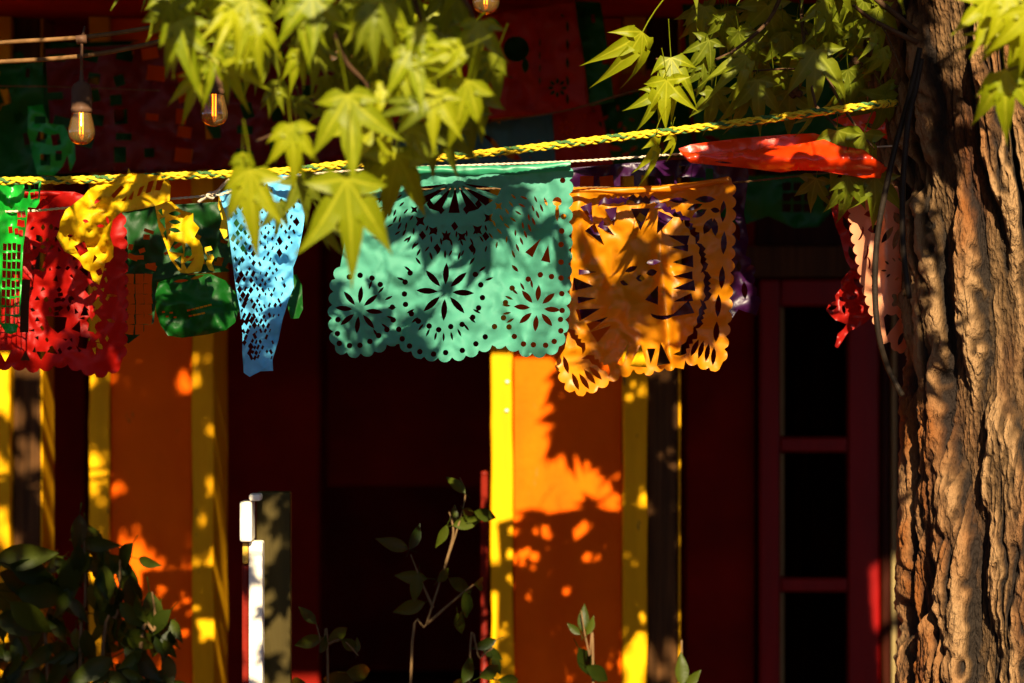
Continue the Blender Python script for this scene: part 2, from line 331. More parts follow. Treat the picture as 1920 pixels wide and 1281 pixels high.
def scallop(pts, r, out=1, n=5):
    """replace a polyline by bumps of radius about r on its left (+1) or right side"""
    L = [0]
    for i in range(1, len(pts)): L.append(L[-1]+math.hypot(pts[i][0]-pts[i-1][0], pts[i][1]-pts[i-1][1]))
    k = max(1, round(L[-1]/(2*r))); st = L[-1]/k; res = []
    def P(s):
        s = min(max(s,0),L[-1]); i = 1
        while i < len(L)-1 and L[i] < s: i += 1
        u = (s-L[i-1])/max(1e-9,L[i]-L[i-1]); a, b = pts[i-1], pts[i]
        d = math.hypot(b[0]-a[0], b[1]-a[1]) or 1
        return (a[0]+(b[0]-a[0])*u, a[1]+(b[1]-a[1])*u), ((b[0]-a[0])/d, (b[1]-a[1])/d)
    for j in range(k):
        for q in range(n):
            u = q/n; (x, y), (tx, ty) = P((j+u)*st); h = math.sin(math.pi*u)**.7*r*.62*out
            res.append((x+ty*h, y-tx*h))
    res.append(pts[-1]); return res
def inpoly(P, poly):
    x, y = P[:,0], P[:,1]; r = np.zeros(len(P), bool); n = len(poly)
    for i in range(n):
        x0, y0 = poly[i]; x1, y1 = poly[(i+1)%n]
        if y0 == y1: continue
        c = ((y0 > y) != (y1 > y)) & (x < (x1-x0)*(y-y0)/(y1-y0)+x0); r ^= c
    return r
def hsh(i, j, s): 
    q = math.sin(i*127.1+j*311.7+s*74.7)*43758.5453; return q-math.floor(q)
def facet(x, y, L, s):
    """flat facets meeting in sharp creases, as in crushed paper"""
    n = noise.noise(Vector((x/L*.45, y/L*.45, s)))*.9; x = x/L+n; y = y/L+noise.noise(Vector((x*.45+7, y/L*.45, s+3)))*.9
    v = y*1.1547; u = x-y*.57735; i, j = math.floor(u), math.floor(v); fu, fv = u-i, v-j
    if fu+fv < 1: return hsh(i,j,s)*(1-fu-fv)+hsh(i+1,j,s)*fu+hsh(i,j+1,s)*fv-.5
    return hsh(i+1,j+1,s)*(fu+fv-1)+hsh(i,j+1,s)*(1-fu)+hsh(i+1,j,s)*(1-fv)-.5
def crumple(px, py, seed, big, fine, sc=1.0):
    a = noise.noise(Vector((px/95/sc+seed*7.3, py/120/sc, seed)))*1.2
    b = facet(px/sc*1.15, py/sc*.75, 52, seed); c = facet(px/sc, py/sc, 27, seed+.37); d = facet(px/sc, py/sc, 14, seed+.71)
    e = facet(px*.6+py*.5, py*.6-px*.5, 22, seed+.9)
    return a*big*.75+(b*1.5+c*1.25+d*.75+e*.8)*fine
def cut_sheet(name, outline, holes, mat, depth, parent=None, sp=8, seed=1, hs=1.16):
    grown = []
    for h_ in holes:
        mx_, my_ = sum(q[0] for q in h_)/len(h_), sum(q[1] for q in h_)/len(h_)
        grown.append([(mx_+(q[0]-mx_)*hs, my_+(q[1]-my_)*hs) for q in h_])
    holes = grown
    verts = []; edges = []
    polys = [outline]+holes
    def addp(poly):
        n0 = len(verts); verts.extend(Vector(p) for p in poly); edges.extend((n0+i, n0+(i+1)%len(poly)) for i in range(len(poly)))
    for p_ in polys: addp(p_)
    o = np.array(outline); rr = random.Random(seed)
    x0, y0 = o.min(0); x1, y1 = o.max(0); gp = []
    for j in range(int((y1-y0)/sp)+1):
        for i in range(int((x1-x0)/sp)+1):
            gp.append((x0+(i+.5*(j%2)+rr.uniform(-.2,.2))*sp, y0+(j+rr.uniform(-.2,.2))*sp))
    G = np.array(gp); ok = inpoly(G, outline)
    for h in holes:
        hb = np.array(h)
        ok &= ~inpoly(G, h)
    verts.extend(Vector(p) for p in G[ok])
    rv, re, rf, *_ = geometry.delaunay_2d_cdt(verts, edges, [], 0, 1e-3)
    V = np.array([(v.x, v.y) for v in rv]); F = np.array(rf); C = V[F].mean(1)
    k = inpoly(C, outline)
    for h in holes: k &= ~inpoly(C, h)
    F = F[k]; used = np.unique(F); idx = -np.ones(len(V), int); idx[used] = np.arange(len(used))
    vs = [at(V[i,0], V[i,1], depth(V[i,0], V[i,1])) for i in used]
    return mobj(name, vs, [tuple(int(idx[q]) for q in f) for f in F], mat, parent)
BG = 'cut paper banners strung up across the porch'
def banner(loc, label): return thing('paper_banner', at(*loc), label, 'banner', BG)

# --- teal banner
b = banner((870,305,5.4), 'wide teal paper banner with punched dots and three eight-petal flower cut-outs')
def zt(x, y): return (600+x/2.912, 280+y/2.911)
out = [(676,322),(760,316),(860,312),(960,309),(1060,305),(1068,308)]
out += scallop([(1068,312),(1066,400),(1066,470),(1063,560),(1058,620),(1050,650)], 13, 1)[1:]
out += scallop([(1048,652),(1020,664),(985,662),(958,650),(928,645),(905,654),(870,668),(830,672),(790,668),(765,655),(742,640),(728,645),(700,660),(665,664),(640,658),(628,648)], 13, -1)[1:]
out = out[:6]+scallop([(1068,312),(1066,400),(1066,470),(1063,560),(1058,620),(1048,650)], 13, 1)[1:]+scallop([(1048,652),(1020,664),(985,662),(958,650),(928,645),(905,654),(870,668),(830,672),(790,668),(765,655),(742,640),(728,645),(700,660),(665,664),(640,658),(628,648)], 13, 1)[1:]+scallop([(626,646),(622,590),(626,530),(638,500)], 13, 1)[1:]+[(652,420)]
H = []
for (x, y) in ((160,697),(219,688),(284,703),(329,738),(98,930),(95,1006),(105,1060),(161,1072),(218,1070),(272,1049),(320,1017),(365,984),(400,932),(395,862),
    (492,675),(465,725),(461,790),(467,847),(499,898),(537,938),(596,965),(648,985),(714,968),(776,956),(834,917),(866,866),(887,810),(878,740),(848,683),(430,983),(449,1035),(489,1074),(545,1105),(620,1118),(686,1110),(777,1098),(851,1062),(902,1024),
    (1325,170),(1330,368),(1320,446),(1316,520),(1316,616),(1264,695),(1316,703),(1203,685),(1137,709),(1049,758),(1320,788),(1322,880),(1313,929),(1315,991),(1279,1049),(1232,1070),(1165,1067),(1111,1063),(1061,1022),(1032,970),(1002,920),(953,968),(1013,837)):
    H.append(circ(*zt(x,y), 4.7))
H += flower(*zt(213,877), 8, 14, 43, 4.2, .1); H += flower(*zt(683,778), 8, 16, 52, 5.0, .05); H += flower(*zt(1185,868), 8, 15, 42, 4.6, .08)
for k in range(11):
    a = math.radians(152-124*k/10); cx, cy = zt(675, 760); H.append(slit(cx+98*math.cos(a)*.72, cy+96*math.sin(a)*.95, a, 15, 2.0))
c = zt(1295,285); H.append(circ(c[0], c[1], 7.5)); H.append(petal(c[0], c[1]+6, math.pi/2, 0, 30, 3.4))
H.append([zt(1125,560),zt(1200,495),zt(1160,585)]); H.append([zt(1210,605),zt(1245,530),zt(1255,615)]); H.append(slit(*zt(1065,650), .8, 16, 3))
fc = zt(735,180)
for k in range(7):                                        # fan of wedges under the hem
    a = math.radians(18+24*k); H.append([(fc[0]+22*math.cos(a-.04), fc[1]+13*math.sin(a-.04)), (fc[0]+86*math.cos(a-.10), fc[1]+56*math.sin(a-.10)), (fc[0]+86*math.cos(a+.12), fc[1]+56*math.sin(a+.12))])
def star4(cx, cy, r): 
    p = []
    for k in range(8): a = k*math.pi/4+.78*0; q = r if k%2 == 0 else r*.42; p.append((cx+q*math.cos(a+.78), cy+q*math.sin(a+.78)))
    return p
for (x, y, r) in ((547,392,11),(860,440,11),(617,445,10),(920,375,10),(690,478,11),(775,478,10),(975,310,8),(515,330,8)): H.append(star4(*zt(x,y), r))
for ring, (rx, ry, n, l) in enumerate(((128,98,20,13),(108,82,17,12),(150,118,20,12))):
    for k in range(n):
        a = math.radians(8+164*k/(n-1)); cx, cy = zt(745,225); H.append(slit(cx+rx*math.cos(a), cy+ry*math.sin(a), a*.6+.3+ring*.4, l, 1.7))
for k in range(9): H.append(slit(*zt(1232-k*22, 285+k*36), 1.2, 15, 2.0)); H.append(slit(*zt(330+k*26, 275+k*36), -1.1, 14, 2.0))
for (cx_, cy_, n_, a0_, a1_, R_2) in ((683,778,9,200,340,88),(213,877,7,-70,60,62),(1185,868,7,150,260,58)):
    for k in range(n_): a = math.radians(a0_+(a1_-a0_)*k/(n_-1)); c = zt(cx_,cy_); H.append(slit(c[0]+R_2*math.cos(a), c[1]+R_2*math.sin(a)*.8, a, 15, 2.1))
for (x,y) in ((600,300),(660,330),(800,330),(865,300),(735,420),(560,470),(905,475),(640,540),(830,540)): H.append(diamond(*zt(x,y), 6, 8, 1))
def d_teal(x, y):
    v = (y-310)/360
    fold = .045*math.exp(-((x-(1075-v*95))/26)**2)*min(1,v*3)
    return 5.40-.03*math.sin((x-620)/150)*v-.028*math.sin(x/47+v*2)*v**1.5-fold+.02*v+crumple(x, y, 1, .016, .013)
cut_sheet('sheet', out, H, M['teal'], d_teal, b, 5, 1, 1.14)
def hem(parent, pts, h, Y, mat, n=40, r=.007):
    P = spline([Vector((q[0],q[1],0)) for q in pts], 12); vs = []; fs = []; m_ = 8
    for i, q in enumerate(P):
        u = i/(len(P)-1); hh = h*(1+.25*noise.noise(Vector((u*9,Y,1))))
        for k in range(m_): 
            a = math.pi*k/(m_-1); vs.append(at(q.x, q.y+hh*(1-math.cos(a))/2, Y-r*math.sin(a)-.004*noise.noise(Vector((u*14,k*.4,Y)))))
    for i in range(len(P)-1):
        for k in range(m_-1): fs.append((i*m_+k, i*m_+k+1, (i+1)*m_+k+1, (i+1)*m_+k))
    return mobj('hem', vs, fs, mat, parent)
hem(b, [(690,320),(780,312),(880,311),(980,309),(1070,302)], 17, 5.385, M['teal_hem'])

# --- orange banner
b = banner((1225,340,5.52), 'orange shiny paper banner with bat cut-outs and a skull face')
def zo(x, y): return (1020+x/2.8476, 310+y/2.8476)
Q = lambda L: [zo(*q) for q in L]
out = Q([(-20,125),(150,122),(400,118),(700,100),(900,75),(985,58),(1000,72)])
out += scallop(Q([(1005,95),(1005,300),(1000,500),(990,650),(985,800),(965,960),(955,1050)]), 12, 1)
out += scallop(Q([(945,1070),(900,1085),(850,1070),(790,1050),(755,1040)]), 12, 1)+Q([(745,1088)])
out += scallop(Q([(700,1080),(620,1085),(550,1110),(480,1090)]), 10, 1)+scallop(Q([(470,1100),(380,1130),(280,1190),(200,1215),(130,1190),(95,1130),(70,1040)]), 12, 1)
out += Q([(110,980),(130,880),(140,600),(150,320),(60,300),(-20,200)])
H = [bat(*zo(370,190),14,-.05), bat(*zo(527,185),17,.05), bat(*zo(677,245),15,.5), bat(*zo(785,335),15,1.0), bat(*zo(848,490),14,1.4), bat(*zo(870,645),15,1.55), bat(*zo(838,800),14,1.8), bat(*zo(768,950),16,2.2), bat(*zo(175,930),14,.9), bat(*zo(290,1060),15,.6)]
for (x,y,a,l,w) in ((720,187,0,28,4),(862,182,0,30,5),(805,222,-.35,24,4),(830,257,-.5,24,5),(875,325,-1.1,26,6),(912,330,1.5,26,5),(915,240,.2,14,4)): H.append(slit(*zo(x,y), a, l, w))
for (x,y,h) in ((957,245,32),(960,415,34),(950,600,34),(930,750,34),(920,890,30)): H.append(slit(*zo(x,y), 1.62, h, 4.5))
for (x,y,a) in ((805,975,2.0),(838,985,1.85),(872,1000,1.75),(905,1020,1.65),(117,1065,1.3),(168,1155,1.2),(215,1155,1.0),(245,1130,.9),(275,1110,.8)): H.append(slit(*zo(x,y), a, 27, 3.8))
for (x,y,a,r,w) in ((280,375,.9,17,9),(335,340,.7,14,6),(230,570,0,13,4),(205,640,.1,15,10),(225,715,-.1,13,5),(235,785,-.3,17,9),(285,840,-.5,16,6),(310,890,-.6,15,9),
    (720,390,3.4,15,8),(725,440,3.2,13,5),(745,515,3.1,15,9),(745,590,3.1,14,6),(750,650,3.0,16,8),(745,715,2.9,14,6),(735,780,2.7,17,10),(240,255,1.2,14,9),(365,272,1.4,13,9),(515,285,1.57,16,14),(628,310,2.0,16,12)): H.append(tri(*zo(x,y), a, r, w))
H += [slit(*zo(465,555),-.4,20,4), slit(*zo(583,517),-.1,22,4), slit(*zo(515,603),.0,13,5), slit(*zo(575,573),-.2,16,5), tri(*zo(590,690),-1.2,13,10), crescent(*zo(632,795),3.14,17,9), slit(*zo(430,628),.3,14,4)]
H += [Q([(470,1065),(515,975),(540,1070)]), Q([(555,985),(590,985),(570,1050)]), Q([(610,1060),(625,965),(665,1050)]), Q([(400,1050),(450,960),(420,1060)])]
def d_or(x, y):
    v = (y-335)/380; f2 = -.035*math.exp(-((x-(1222+v*38))/12)**2)
    lf = -.03*math.exp(-((x-1088)/16)**2)*max(0,1-abs(y-430)/110)
    return 5.53+.035*math.sin((x-1040)/70)*min(1,v*2)+f2*min(1,v*2)+lf-.05*max(0,v-.8)+crumple(x, y, 4, .022, .012)
cut_sheet('sheet', out, H, M['orange'], d_or, b, 5, 1, 1.3)
hem(b, [zo(-20,112), zo(150,118), zo(420,118), zo(700,104), zo(985,62)], 11, 5.505, M['orange'])

# --- blue banner
b = banner((490,320,5.38), 'narrow sky blue paper banner hanging twisted, with diamond lattice holes')
def zb(x, y): return (380+x/2.669, 240+y/2.669)
Q = lambda L: [zb(*q) for q in L]
out = Q([(80,330),(200,270),(300,235),(385,215),(430,240),(470,235),(505,190),(530,195),(538,320),(515,420),(500,520),(475,640),(452,700),(455,800),(430,860),(400,960),(380,1060),(350,1160),(352,1215),(290,1218),(235,1246),(205,1225),(198,1120),(200,1030),(185,900),(165,800),(145,640),(120,450)])
H = []
rr = random.Random(5)
for j in range(34):
    for i in range(8):
        y = 290+j*26; L = 105+(y-300)*.125; Rr = 520-(y-300)*.195
        x = L+(Rr-L)*(i+.5+.5*(j%2)+rr.uniform(-.12,.12))/8.6
        if rr.random() < .22 or y > 1165 or (x > Rr-60 and y > 620 and rr.random() < .6): continue
        s = rr.uniform(.55,1.15)*(1.25 if i < 3 else .85); H.append(diamond(*zb(x,y+rr.uniform(-5,5)), 3.1*s, 4.6*s, rr.uniform(-2.6,2.6)))
for (x,y) in ((285,395),(300,360),(318,400),(470,470),(385,565),(384,625)): H.append(diamond(*zb(x,y), 4.5, 7, 1))
def d_bl(x, y): 
    return 5.38-.05*math.sin((x-430-.12*(y-320))/34)-.02*math.sin(y/37+x/60)+crumple(x, y, 7, .02, .022, .7)
cut_sheet('sheet', out, H, M['blue'], d_bl, b, 5, 1, 1.3)

# --- yellow banner thrown over the rope
b = banner((220,320,5.32), 'bright yellow paper banner thrown over the rope and hanging in two tails')
def zy(x, y): return (x/3.05, 300+y/3.05)
Q = lambda L: [zy(*q) for q in L]
out = Q([(565,130),(640,105),(725,92),(735,45),(748,75),(830,82),(930,90),(965,110),(978,150),(970,235),(890,262),(790,285),(690,302),(645,345),(628,430),(650,500),(648,555),(628,580),(602,590),(590,640),(568,715),(530,690),(515,640),(480,620),(455,575),(415,545),(370,525),(345,480),(322,440),(338,400),(345,350),(375,285),(430,245),(480,205),(510,165)])
H = [Q([(695,235),(725,205),(715,235)]), Q([(735,222),(765,180),(755,225)]), Q([(785,205),(800,160),(825,150),(800,200)]), Q([(835,185),(850,130),(880,120),(860,180)]), Q([(890,170),(900,120),(935,115),(915,170)]), Q([(430,495),(480,470),(500,520),(460,545)]), slit(*zy(575,378),0,12,3), slit(*zy(490,350),.3,11,3), slit(*zy(400,435),0,10,3), Q([(530,590),(540,545),(555,560)]), Q([(550,635),(575,620),(585,650),(565,660)]), slit(*zy(615,345),1.3,14,2.5), Q([(640,200),(690,150),(705,160),(655,215)]), slit(*zy(560,230),-.8,18,3)]
def d_ye(x, y): return 5.31+.03*math.sin(x/23)-.035*math.sin((y-320)/40)+crumple(x, y, 9, .02, .02, .6)
cut_sheet('sheet', out, H, M['yellow'], d_ye, b, 5.5)
out = Q([(885,262),(925,245),(980,238),(1010,265),(1045,290),(1105,305),(1105,350),(1140,388),(1112,440),(1140,460),(1160,500),(1168,570),(1150,635),(1080,650),(1030,645),(975,570),(940,470),(905,380)])
H = [slit(*zy(1000,307),0,20,4), slit(*zy(1000,355),.05,20,4), slit(*zy(1000,402),.2,20,4), Q([(970,520),(1000,470),(1035,480),(1045,530)]), Q([(1055,550),(1065,480),(1090,505),(1095,540),(1075,560)]), Q([(1000,575),(1035,550),(1035,620)]), Q([(1055,590),(1110,560),(1070,620)]), Q([(905,290),(925,280),(930,320)]), Q([(915,345),(940,330),(945,390)]), Q([(935,420),(950,400),(955,460)])]
cut_sheet('tail', out, H, M['yellow'], lambda x, y: 5.36+.05*math.sin((x-290)/30)+crumple(x, y, 11, .015, .012, .6), b, 5.5)
cut_sheet('tail', Q([(1170,500),(1205,492),(1215,515),(1180,525),(1190,545),(1215,540),(1225,560),(1210,590),(1230,640),(1195,630),(1175,590),(1185,560),(1172,530)]), [], M['yellow'], lambda x, y: 5.40+crumple(x, y, 12, .02, .01, .5), b, 5.5)
cut_sheet('tail', [(411,362),(420,360),(424,400),(430,440),(420,448),(412,430),(416,410),(408,385)], [], M['yellow'], lambda x, y: 5.45, b, 6.5)

# --- bright green banner at the left edge
b = banner((20,335,5.33), 'bright green paper banner with ladder grid holes at the far left edge')
out = Q([(-120,112),(0,106),(120,104),(238,104),(225,245),(205,275),(160,270),(150,380),(132,500),(125,700),(115,890),(95,985),(60,998),(30,985),(0,935),(-40,900),(-120,880)])
H = []
rr = random.Random(8)
for j in range(9):
    for i in range(4):
        x = 28+i*27-j*1.5; y = 500+j*52+rr.uniform(-4,4)
        if x < 118-j*2: H.append(Q([(x-10,y-19),(x+10,y-17+rr.uniform(-3,3)),(x+8,y+19),(x-9,y+17)]))
        H.append(Q([(-110+i*26,y-19),(-92+i*26,y-19),(-92+i*26,y+17),(-110+i*26,y+17)]))
for (x, y) in ((150,150),(185,150),(210,150),(150,200),(185,205),(208,200),(110,310),(135,310),(110,360),(130,365),(95,410),(120,420),(60,400)): H.append(rect(*zy(x,y), 3.2, 5.5, rr.uniform(-.2,.2)))
cut_sheet('sheet', out, H, M['green'], lambda x, y: 5.33+.03*math.sin(x/17)+crumple(x, y, 14, .02, .016, .7), b, 5.5)

# --- red foil banner, left
b = banner((80,360,5.50), 'deep red foil banner with scalloped foot hanging behind the bright green one')
out = Q([(-420,190),(0,182),(235,178),(430,184),(600,240),(690,300)])+scallop(Q([(700,310),(712,500),(715,700),(716,900),(705,1130)]), 11, 1)+scallop(Q([(690,1170),(640,1205),(560,1228),(470,1200),(400,1170),(350,1165),(300,1180),(200,1195),(100,1180),(0,1180),(-200,1210),(-420,1180)]), 13, 1)
H = [Q([(270,900),(375,905),(365,960),(330,985),(290,950)]), tri(*zy(485,860),-1.57,9,7), tri(*zy(445,950),-1.2,9,8), rect(*zy(475,1045),7,9,.2), diamond(*zy(558,825),8,9), diamond(*zy(510,745),7,9), diamond(*zy(550,910),7,8), rect(*zy(230,580),6,14,.3), rect(*zy(145,740),7,16,.1), rect(*zy(140,880),7,30,.02), tri(*zy(30,1120),1.57,9,10), tri(*zy(145,1120),-1.57,8,8), tri(*zy(305,1095),.6,8,7), tri(*zy(235,1120),1.6,7,8), slit(*zy(570,1065),.8,14,4), slit(*zy(640,775),.1,18,2.5), slit(*zy(635,920),.3,14,3), tri(*zy(490,640),1.2,8,8), rect(*zy(525,950),5,9,.2), slit(*zy(400,800),1.5,12,3), slit(*zy(225,450),.9,16,5)]
rr = random.Random(3)
for j in range(13):
    for i in range(9):
        x, y = 190+i*50+25*(j%2)+rr.uniform(-9,9), 390+j*58+rr.uniform(-9,9)
        if rr.random() < .72 and not (250 < x < 400 and 860 < y < 1010): H.append(tri(*zy(x,y), rr.uniform(0,6), rr.uniform(3,6.5), rr.uniform(2,4.5)) if rr.random() < .6 else diamond(*zy(x,y), rr.uniform(2.5,5), rr.uniform(3,6), rr.uniform(-2,2)))
for k in range(16): H.append(diamond(*zy(-rr.uniform(20,400), rr.uniform(400,1100)), 6, 8))
for q in ((330,800,5,3),(328,850,5,3),(345,770,4,3),(322,880,4,3)): H.append(rect(*zy(q[0],q[1]), q[2], q[3], -.2))
cut_sheet('sheet', out, H, M['red'], lambda x, y: 5.50+.03*math.sin(x/31)+crumple(x, y, 17, .014, .011, .8), b, 5)
hem(b, [zy(-420,180), zy(0,176), zy(230,176), zy(430,182)], 9, 5.48, M['red'])

# --- dark green banner with a puffed pocket
b = banner((340,390,5.58), 'dark green plastic banner with net holes and a puffed lower pocket')
out = Q([(700,300),(900,260),(1250,240),(1420,250),(1420,500),(1380,610),(1300,640),(1100,650),(900,700),(880,930),(800,1000),(735,1050),(712,1040),(705,700)])
H = []
rr = random.Random(21)
for j in range(6):
    for i in range(3): H.append(rect(*zy(745+i*52+rr.uniform(-4,4), 680+j*58), 6.5, 8, rr.uniform(-.15,.15)))
for k in range(26): H.append(rect(*zy(rr.uniform(730,1380), rr.uniform(400,620)), rr.uniform(3,9), rr.uniform(2,5), rr.uniform(-.6,.6)))
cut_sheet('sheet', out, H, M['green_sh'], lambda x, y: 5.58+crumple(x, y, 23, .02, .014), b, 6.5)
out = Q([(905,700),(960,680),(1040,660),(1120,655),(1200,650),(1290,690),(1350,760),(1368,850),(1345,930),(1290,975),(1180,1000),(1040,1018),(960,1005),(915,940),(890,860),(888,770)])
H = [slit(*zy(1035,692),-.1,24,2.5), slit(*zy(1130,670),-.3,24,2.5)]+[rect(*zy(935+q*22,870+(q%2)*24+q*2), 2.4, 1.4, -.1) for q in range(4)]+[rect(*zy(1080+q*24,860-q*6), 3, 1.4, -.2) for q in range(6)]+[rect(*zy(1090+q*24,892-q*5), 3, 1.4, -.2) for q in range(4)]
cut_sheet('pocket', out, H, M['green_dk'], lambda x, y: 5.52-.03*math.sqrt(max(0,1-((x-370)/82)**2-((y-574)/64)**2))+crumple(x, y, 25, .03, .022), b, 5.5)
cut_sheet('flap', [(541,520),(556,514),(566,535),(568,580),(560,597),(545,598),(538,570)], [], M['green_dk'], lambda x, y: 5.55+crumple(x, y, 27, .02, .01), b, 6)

# --- purple banner behind the orange one
b = banner((1240,310,5.66), 'purple plastic banner mostly hidden behind the orange one')
out = [(1060,316),(1150,308),(1260,300),(1400,294),(1404,330),(1395,400),(1404,450),(1398,480)]+scallop([(1398,480),(1412,505),(1410,530),(1424,572)], 9, 1)+[(1418,592),(1385,580),(1370,600),(1345,606),(1150,606),(1090,600),(1070,500)]
H = [rect(1295,345,22,10), rect(1330,330,6,12), slit(1380,430,1.3,40,6), slit(1396,545,1.5,30,5), diamond(1385,500,5,10), tri(1280,318,1.57,6,6), tri(1257,345,-1.57,6,5)]
rr = random.Random(31)
for k in range(40): H.append(rect(rr.uniform(1085,1360), rr.uniform(380,580), rr.uniform(4,9), rr.uniform(4,9), rr.uniform(0,1.5)))
H += [rect(1100+q*38, 344, 11, 12, rr.uniform(-.2,.2)) for q in range(5)]
cut_sheet('sheet', out, H, M['purple'], lambda x, y: 5.66+.02*math.sin(x/25)+crumple(x, y, 33, .02, .02), b, 7)

# --- red plastic banner curled up like a trough on the string
b = banner((1480,280,5.42), 'shiny red plastic banner curled into a trough on the string beside the tree')
def zr(x, y): return (1120+x/3.2, y/3.2)
Q = lambda L: [zr(*q) for q in L]
back = Q([(488,892),(560,868),(700,848),(850,832),(1000,818),(1150,806),(1300,800),(1355,815),(1420,860),(1640,940),(1740,1010),(1700,1060),(1300,1000),(900,960),(560,950),(505,925)])
cut_sheet('sheet', back, [], M['red_shiny'], lambda x, y: 5.37+.02*math.sin(x/40)+max(0,x-1640)*.003+crumple(x, y, 41, .012, .008), b, 6)
front = Q([(490,895),(520,912),(620,918),(690,924),(760,915),(850,905),(900,890),(940,905),(1010,880),(1060,870),(1140,880),(1230,860),(1360,838),(1440,870),(1600,900),(1720,990),(1700,1070),(1600,1070),(1500,1052),(1330,1025),(1200,1022),(1100,1036),(960,1018),(850,1005),(700,992),(560,978),(520,945)])
H = [Q([(730,925),(790,922),(760,940)]), Q([(810,910),(870,930),(830,940)]), slit(*zr(760,975),.1,30,1.5)]
cut_sheet('front_fold', front, H, M['red_shiny'], lambda x, y: 5.33-.045*math.sin(max(0,min(1,(y-272)/50))*math.pi)-.02*math.sin(x/33)+max(0,x-1640)*.003+crumple(x, y, 43, .012, .013, .8), b, 5.5)
cut_sheet('tail', [(1560,225),(1600,205),(1640,208),(1660,230),(1664,262),(1630,250),(1610,262),(1590,240)], [slit(1632,236,.4,20,4)], M['red_shiny'], lambda x, y: 5.5+crumple(x, y, 45, .03, .02), b, 6)

# --- tissue red and salmon banners beside the trunk
b = banner((1600,380,5.60), 'crumpled red tissue banner with a frayed tail left of the salmon one')
def zp(x, y): return (1500+x/3.05, 400+y/3.05)
Q = lambda L: [zp(*q) for q in L]
out = Q([(150,-110),(330,-150),(420,0),(420,330),(345,345),(290,315),(262,270),(245,200),(228,130),(205,80),(185,0)])
H = [slit(*zp(262,60),1.2,24,4), slit(*zp(295,230),1.3,26,5), slit(*zp(300,130),1.1,18,4)]
cut_sheet('sheet', out, H, M['red_dk'], lambda x, y: 5.62+crumple(x, y, 51, .02, .02), b, 6.5)
out = Q([(290,318),(345,345),(370,420),(400,500),(412,590),(370,630),(320,660),(285,675),(262,700),(235,745),(215,772),(198,760),(210,720),(215,690),(250,660),(265,635),(200,610),(148,555),(165,520),(205,500),(200,470),(232,430),(235,385),(265,350)])
H = [slit(*zp(333,400),.8,22,5), slit(*zp(302,482),-.3,14,3.5), slit(*zp(185,540),-.3,16,4), slit(*zp(250,550),1.4,16,3), slit(*zp(235,490),1.0,10,3)]
cut_sheet('tail', out, H, M['red_dk'], lambda x, y: 5.55+crumple(x, y, 53, .05, .03, .6), b, 5.5)
b = banner((1650,370,5.50), 'salmon pink paper banner with scalloped edge, half hidden by the tree trunk')
out = Q([(600,-160),(430,-140),(300,-120)])+scallop(Q([(285,-60),(292,20),(310,150),(335,270),(368,430),(408,560),(445,650),(470,700)]), 10, -1)+Q([(478,748),(515,735)])+scallop(Q([(520,745),(560,795),(605,775)]), 8, -1)+Q([(650,700),(700,500),(700,0)])
H = [petal(*zp(470,165),-.95,0,34,5), petal(*zp(535,200),-1.3,0,36,5), slit(*zp(425,90),-.1,22,7), slit(*zp(560,30),1.0,24,7), slit(*zp(410,0),-.2,26,6), crescent(*zp(345,115),1.9,12,5), crescent(*zp(375,225),1.8,12,5), crescent(*zp(388,285),1.5,10,5), crescent(*zp(407,385),1.5,10,5)]
fcx, fcy = zp(568,497); H.append([(fcx+(11.5+3*math.cos(5*k*2*math.pi/30))*math.cos(k*2*math.pi/30), fcy+(12.5+3.2*math.cos(5*k*2*math.pi/30))*math.sin(k*2*math.pi/30)) for k in range(30)])
H.append(Q([(485,600),(500,582),(522,590),(545,582),(562,605),(540,640),(515,668),(498,695)])); H.append(petal(*zp(570,735),-1.2,-6,17,3.6))
for (x,y,a) in ((480,328,0),(505,357,-.7),(553,376,-.6),(592,385,-.6),(537,265,.9),(497,283,.7),(573,268,.8)): H.append(slit(*zp(x,y), a, 9, 1.8))
cut_sheet('sheet', out, H, M['pink'], lambda x, y: 5.45+max(0,x-1662)*.005+.022*math.sin((x-1600-.22*(y-400))/15)+crumple(x, y, 57, .015, .01), b, 5.5)

# --- back rows in the shade of the porch
def back_banner(label, outline, mat, Y, seed, holes=None, nh=0, hs=(5,12), rectl=True):
    o_ = np.array(outline); x0, y0 = o_.min(0); x1, y1 = o_.max(0); rr = random.Random(seed); hh = list(holes or [])
    for k in range(nh):
        x, y = rr.uniform(x0+8,x1-8), rr.uniform(y0+10,y1-8); s = rr.uniform(*hs)
        hh.append(rect(x, y, s*rr.uniform(.4,.9), s, rr.uniform(-.35,.35)) if rectl else slit(x, y, rr.uniform(0,3.1), s*2.4, s*.5))
    b_ = banner(((x0+x1)/2, y0, Y), label)
    cut_sheet('sheet', outline, hh, mat, lambda x, y: Y+.03*math.sin(x/40)+crumple(x, y, seed, .03, .02), b_, 10, seed)
    return b_
gr = []
rr = random.Random(77)
for j in range(6):
    for i in range(9):
        if rr.random() < .8: gr.append(rect(110+i*58+rr.uniform(-9,9), 112+j*37+rr.uniform(-7,7)-i*2, rr.uniform(8,15), rr.uniform(5,13), rr.uniform(-.3,.3)))
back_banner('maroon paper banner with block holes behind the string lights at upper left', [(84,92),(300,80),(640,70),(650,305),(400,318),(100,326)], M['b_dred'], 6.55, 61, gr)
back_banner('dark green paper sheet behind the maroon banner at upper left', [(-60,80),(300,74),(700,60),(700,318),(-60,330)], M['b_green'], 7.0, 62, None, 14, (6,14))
back_banner('green net banner over red at the top left corner above the cable', [(-60,120),(80,112),(95,330),(-60,334)], M['b_green'], 6.4, 63, None, 16, (6,13))
